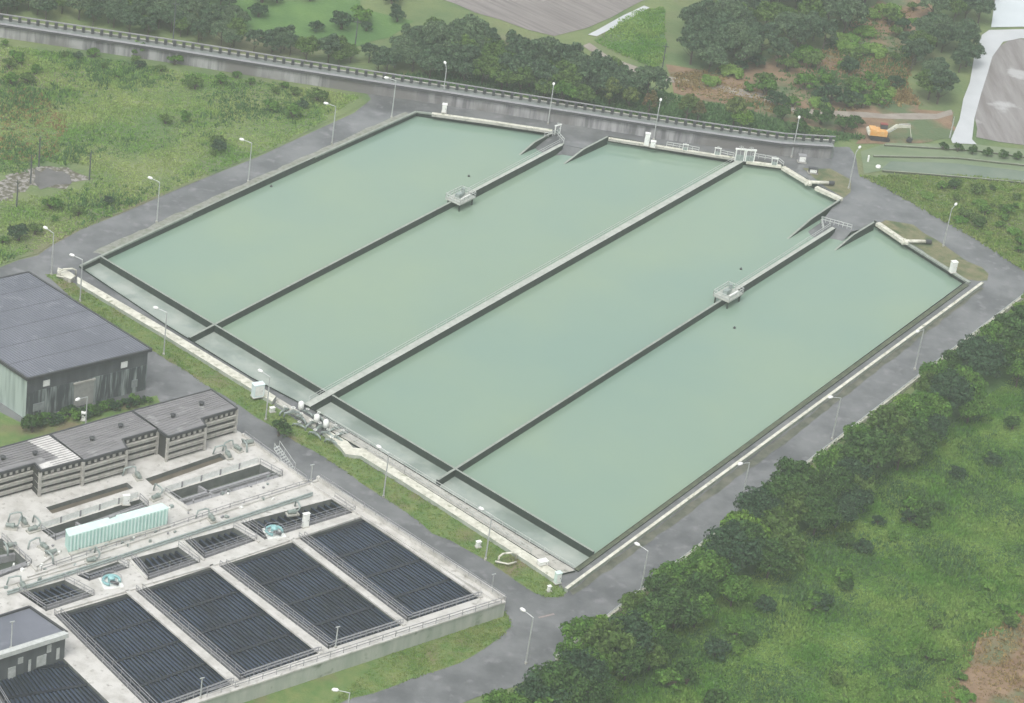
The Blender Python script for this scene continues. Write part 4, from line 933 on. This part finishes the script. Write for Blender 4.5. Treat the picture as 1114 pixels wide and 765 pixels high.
# saplings and bushes in the left meadow
sap = [(5, 50), (10, 75), (18, 68), (12, 92), (70, 62), (85, 65), (102, 62), (113, 75), (148, 68), (152, 74), (175, 78), (205, 92), (212, 97), (240, 92), (258, 85), (272, 92), (330, 118), (320, 104), (300, 102), (318, 128), (295, 120), (180, 135), (202, 132), (235, 160), (238, 165), (232, 170), (30, 90), (40, 80), (128, 85),
       (60, 240), (85, 235), (118, 222), (20, 262), (38, 255), (55, 228), (345, 110), (308, 96), (3, 265), (150, 60), (190, 70)]
for i, (x, y) in enumerate(sap):
    kk = rnd.choice([1, 2, 2, 3, 3]); s = rnd.uniform(.5, 1.5)
    side = 'near the flume' if y < 85 + x * .1 else 'near the left road' if y > 215 or x > 228 else 'in the middle'
    KS[kk].place(W(x, y), s, '%s bush in the left meadow, %s' % (['dark', 'bluish', 'mid green', 'olive'][kk], side), 'bush', 'bushes scattered over the left meadow')
for (x, y, l) in ((303, 474, 'dark round bush in the verge below the pipework'), (35, 470, 'overgrown bush at the left corner of the warehouse')): KS[0].place(W(x, y), 1.3, l, 'bush', None)
for i in range(24):
    x = 40 + i * 5.3; y = 462 - (x - 40) * .22 + rnd.uniform(-2, 4)
    KS[i % 3].place(W(x, y), rnd.uniform(.5, .95), '%s bush in the strip along the warehouse front' % ['dark', 'bluish', 'mid green'][i % 3], 'bush', 'bushes along the warehouse front')
for i in range(7):
    KS[0].place(W(1025 + i * 16.3, 163 + i * 2), .85, 'dark clipped bush in the even row on the embankment beyond the road', 'bush', 'row of clipped bushes on the embankment')
KS[2].place(W(710, 642), 1.2, 'bush leaning over the guard wall beside the second right-hand lamp', 'bush', None)

# grass blades and weeds (nobody could count them)
def tufts(name, poly, cnt, h, m, seed, label, blades=7, wd=.1, spread=.35, clump=None, z0=.02, soft=.5, excl=()):
    r = np.random.RandomState(seed); P = [W(*p) for p in poly]; X = np.array([[p.x, p.y] for p in P])
    lo, hi = X.min(0), X.max(0); pts = []
    while sum(len(a) for a in pts) < cnt:
        q = r.uniform(lo, hi, size=(cnt * 2, 2)); c = np.zeros(len(q), bool); j = len(X) - 1
        for i in range(len(X)):
            xi, yi = X[i]; xj, yj = X[j]
            cond = ((yi > q[:, 1]) != (yj > q[:, 1])) & (q[:, 0] < (xj - xi) * (q[:, 1] - yi) / (yj - yi + 1e-9) + xi); c ^= cond; j = i
        q = q[c]
        for (ex_, ey_, er_) in excl:
            ctr = W(ex_, ey_); q = q[((q[:, 0] - ctr.x) ** 2 + ((q[:, 1] - ctr.y) * .6) ** 2) > er_ ** 2]
        if clump:
            f = np.sin(q[:, 0] * clump + 1.3 * np.sin(q[:, 1] * clump * .7)) * np.sin(q[:, 1] * clump * 1.1 + 2 * np.sin(q[:, 0] * clump * .4)) + r.normal(size=len(q)) * .35
            q = q[f > soft * .6]
        pts.append(q)
    q = np.concatenate(pts)[:cnt]; n = cnt * blades
    b = np.repeat(q, blades, 0) + r.normal(size=(n, 2)) * spread * .5
    wv = .75 + .45 * np.sin(q[:, 0] * .21 + 2 * np.sin(q[:, 1] * .13)) * np.sin(q[:, 1] * .17 + 1.5 * np.sin(q[:, 0] * .11 + 1))
    hh = h * r.uniform(.4, 1.25, size=n) * np.repeat(r.uniform(.6, 1.3, cnt) * wv, blades); t = r.uniform(0, 2 * pi, n)
    d = np.stack([np.cos(t), np.sin(t)], 1); lean = d * (hh * r.uniform(.15, .9, n))[:, None]; s = np.stack([-d[:, 1], d[:, 0]], 1) * (wd * r.uniform(.6, 1.5, n))[:, None]
    V = np.zeros((n, 4, 3)); V[:, 0, :2] = b - s; V[:, 1, :2] = b + s; V[:, 0, 2] = V[:, 1, 2] = z0
    V[:, 2, :2] = b + lean + s * .5; V[:, 3, :2] = b + lean - s * .5; V[:, 2, 2] = V[:, 3, 2] = hh + z0
    o = bpy.data.objects.new(name, mesh_from_quads(name, V.reshape(-1, 3), n, m)); COL.objects.link(o); tag(o, label, 'grass', None, 'stuff'); return o
tufts('grass', [(600, 780), (700, 705), (800, 640), (900, 560), (1000, 490), (1130, 390), (1130, 780)], 42000, .45, TUFTR, 1, 'tall lush meadow grass right of the tree belt', 7, .10, excl=[(1110, 735, 8), (1085, 760, 6), (1125, 690, 5), (1060, 765, 3)])
tufts('weeds', [(600, 780), (700, 705), (800, 640), (900, 560), (1000, 490), (1130, 390), (1130, 780)], 5000, .7, TUFTD, 2, 'darker weed clumps in the right-hand meadow', 8, .13, .7, clump=.22, excl=[(1110, 735, 8), (1085, 760, 6), (1125, 690, 5), (1060, 765, 3)])
tufts('weeds', [(1120, 640), (1085, 680), (1045, 705), (1020, 770), (1130, 780)], 900, .35, TUFTB, 3, 'dry brown and yellow weeds on the bare soil at the lower right', 6, .1, .4)
tufts('grass', [(0, 50), (100, 62), (200, 78), (300, 92), (392, 105), (330, 145), (280, 168), (200, 200), (131, 230), (55, 265), (0, 287)], 15000, .32, TUFTL, 4, 'rough pale meadow grass left of the left road', 5, .13, .5, excl=[(50, 195, 4.5), (20, 203, 3.5), (78, 192, 3.5), (0, 205, 3.5)])
tufts('weeds', [(0, 50), (100, 62), (200, 78), (300, 92), (392, 105), (330, 145), (280, 168), (200, 200), (131, 230), (55, 265), (0, 287)], 1300, .7, TUFTD, 5, 'dark weed clumps in the left meadow', 7, .13, .8, clump=.12, excl=[(50, 195, 4.5), (20, 203, 3.5), (78, 192, 3.5), (0, 205, 3.5)])
tufts('weeds', [(0, 98), (40, 100), (75, 130), (60, 170), (0, 180)], 500, .4, TUFTB, 6, 'brownish dry weeds in the left meadow, above the puddle', 6, .14, .6)
tufts('grass', [(936, 192), (965, 206), (1010, 232), (1060, 260), (1114, 295), (1130, 200), (1040, 190)], 5000, .35, TUFTV, 7, 'green grass on the bank beyond the back road', 6, .12, .4)
tufts('grass', front_out + front_in, 3500, .2, TUFTV, 8, 'short grass on the verge in front of the basins', 6, .06, .3)
tufts('grass', [(551, 666), (557, 680), (545, 694), (500, 721), (430, 746), (380, 761), (360, 765), (420, 712)], 1800, .22, TUFTV, 9, 'short grass along the foot of the deck', 6, .06, .3)
tufts('weeds', [(648, 45), (690, 12), (722, 8), (724, 62), (715, 75), (670, 58)], 1500, .4, TUFTR, 10, 'green grass in the small far field', 5, .16, .5)
tufts('weeds', [(730, 82), (840, 66), (900, 55), (945, 10), (1005, 10), (985, 90), (1000, 115), (850, 125), (740, 100)], 2200, .4, TUFTB, 11, 'brown scrub on the bare soil', 7, .16, .8, clump=.08)
tufts('weeds', [(730, 82), (840, 66), (900, 55), (945, 10), (1005, 10), (985, 90), (1000, 115), (850, 125), (740, 100)], 900, .6, TUFTD, 12, 'green scrub on the bare soil', 7, .16, .8, clump=.1)
tufts('weeds', [(400, 88), (560, 104), (700, 126), (900, 156), (940, 150), (860, 135), (720, 100), (640, 100), (480, 80)], 2500, .9, TUFTD, 13, 'green undergrowth behind the flume', 7, .16, .8)

# ------------------------------------------------------------------ haze
hz = MB(); lo_, hi_ = Vector((-900, -200, -3.5)), Vector((900, 1300, 262))
hz.box(((lo_ + hi_) / 2), (hi_ - lo_))
ho = hz.build('haze', bpy.data.materials.new('haze_air')); tag(ho, kind='stuff')
m = ho.data.materials[0]; m.use_nodes = True; m.node_tree.nodes.clear()
pv = m.node_tree.nodes.new('ShaderNodeVolumePrincipled'); pv.inputs['Color'].default_value = (.93, .96, .98, 1); pv.inputs['Density'].default_value = .0003
pv.inputs['Anisotropy'].default_value = .3
mo = m.node_tree.nodes.new('ShaderNodeOutputMaterial'); m.node_tree.links.new(pv.outputs[0], mo.inputs['Volume'])
for o in list(bpy.data.objects):
    if '_w' in o: del o['_w']
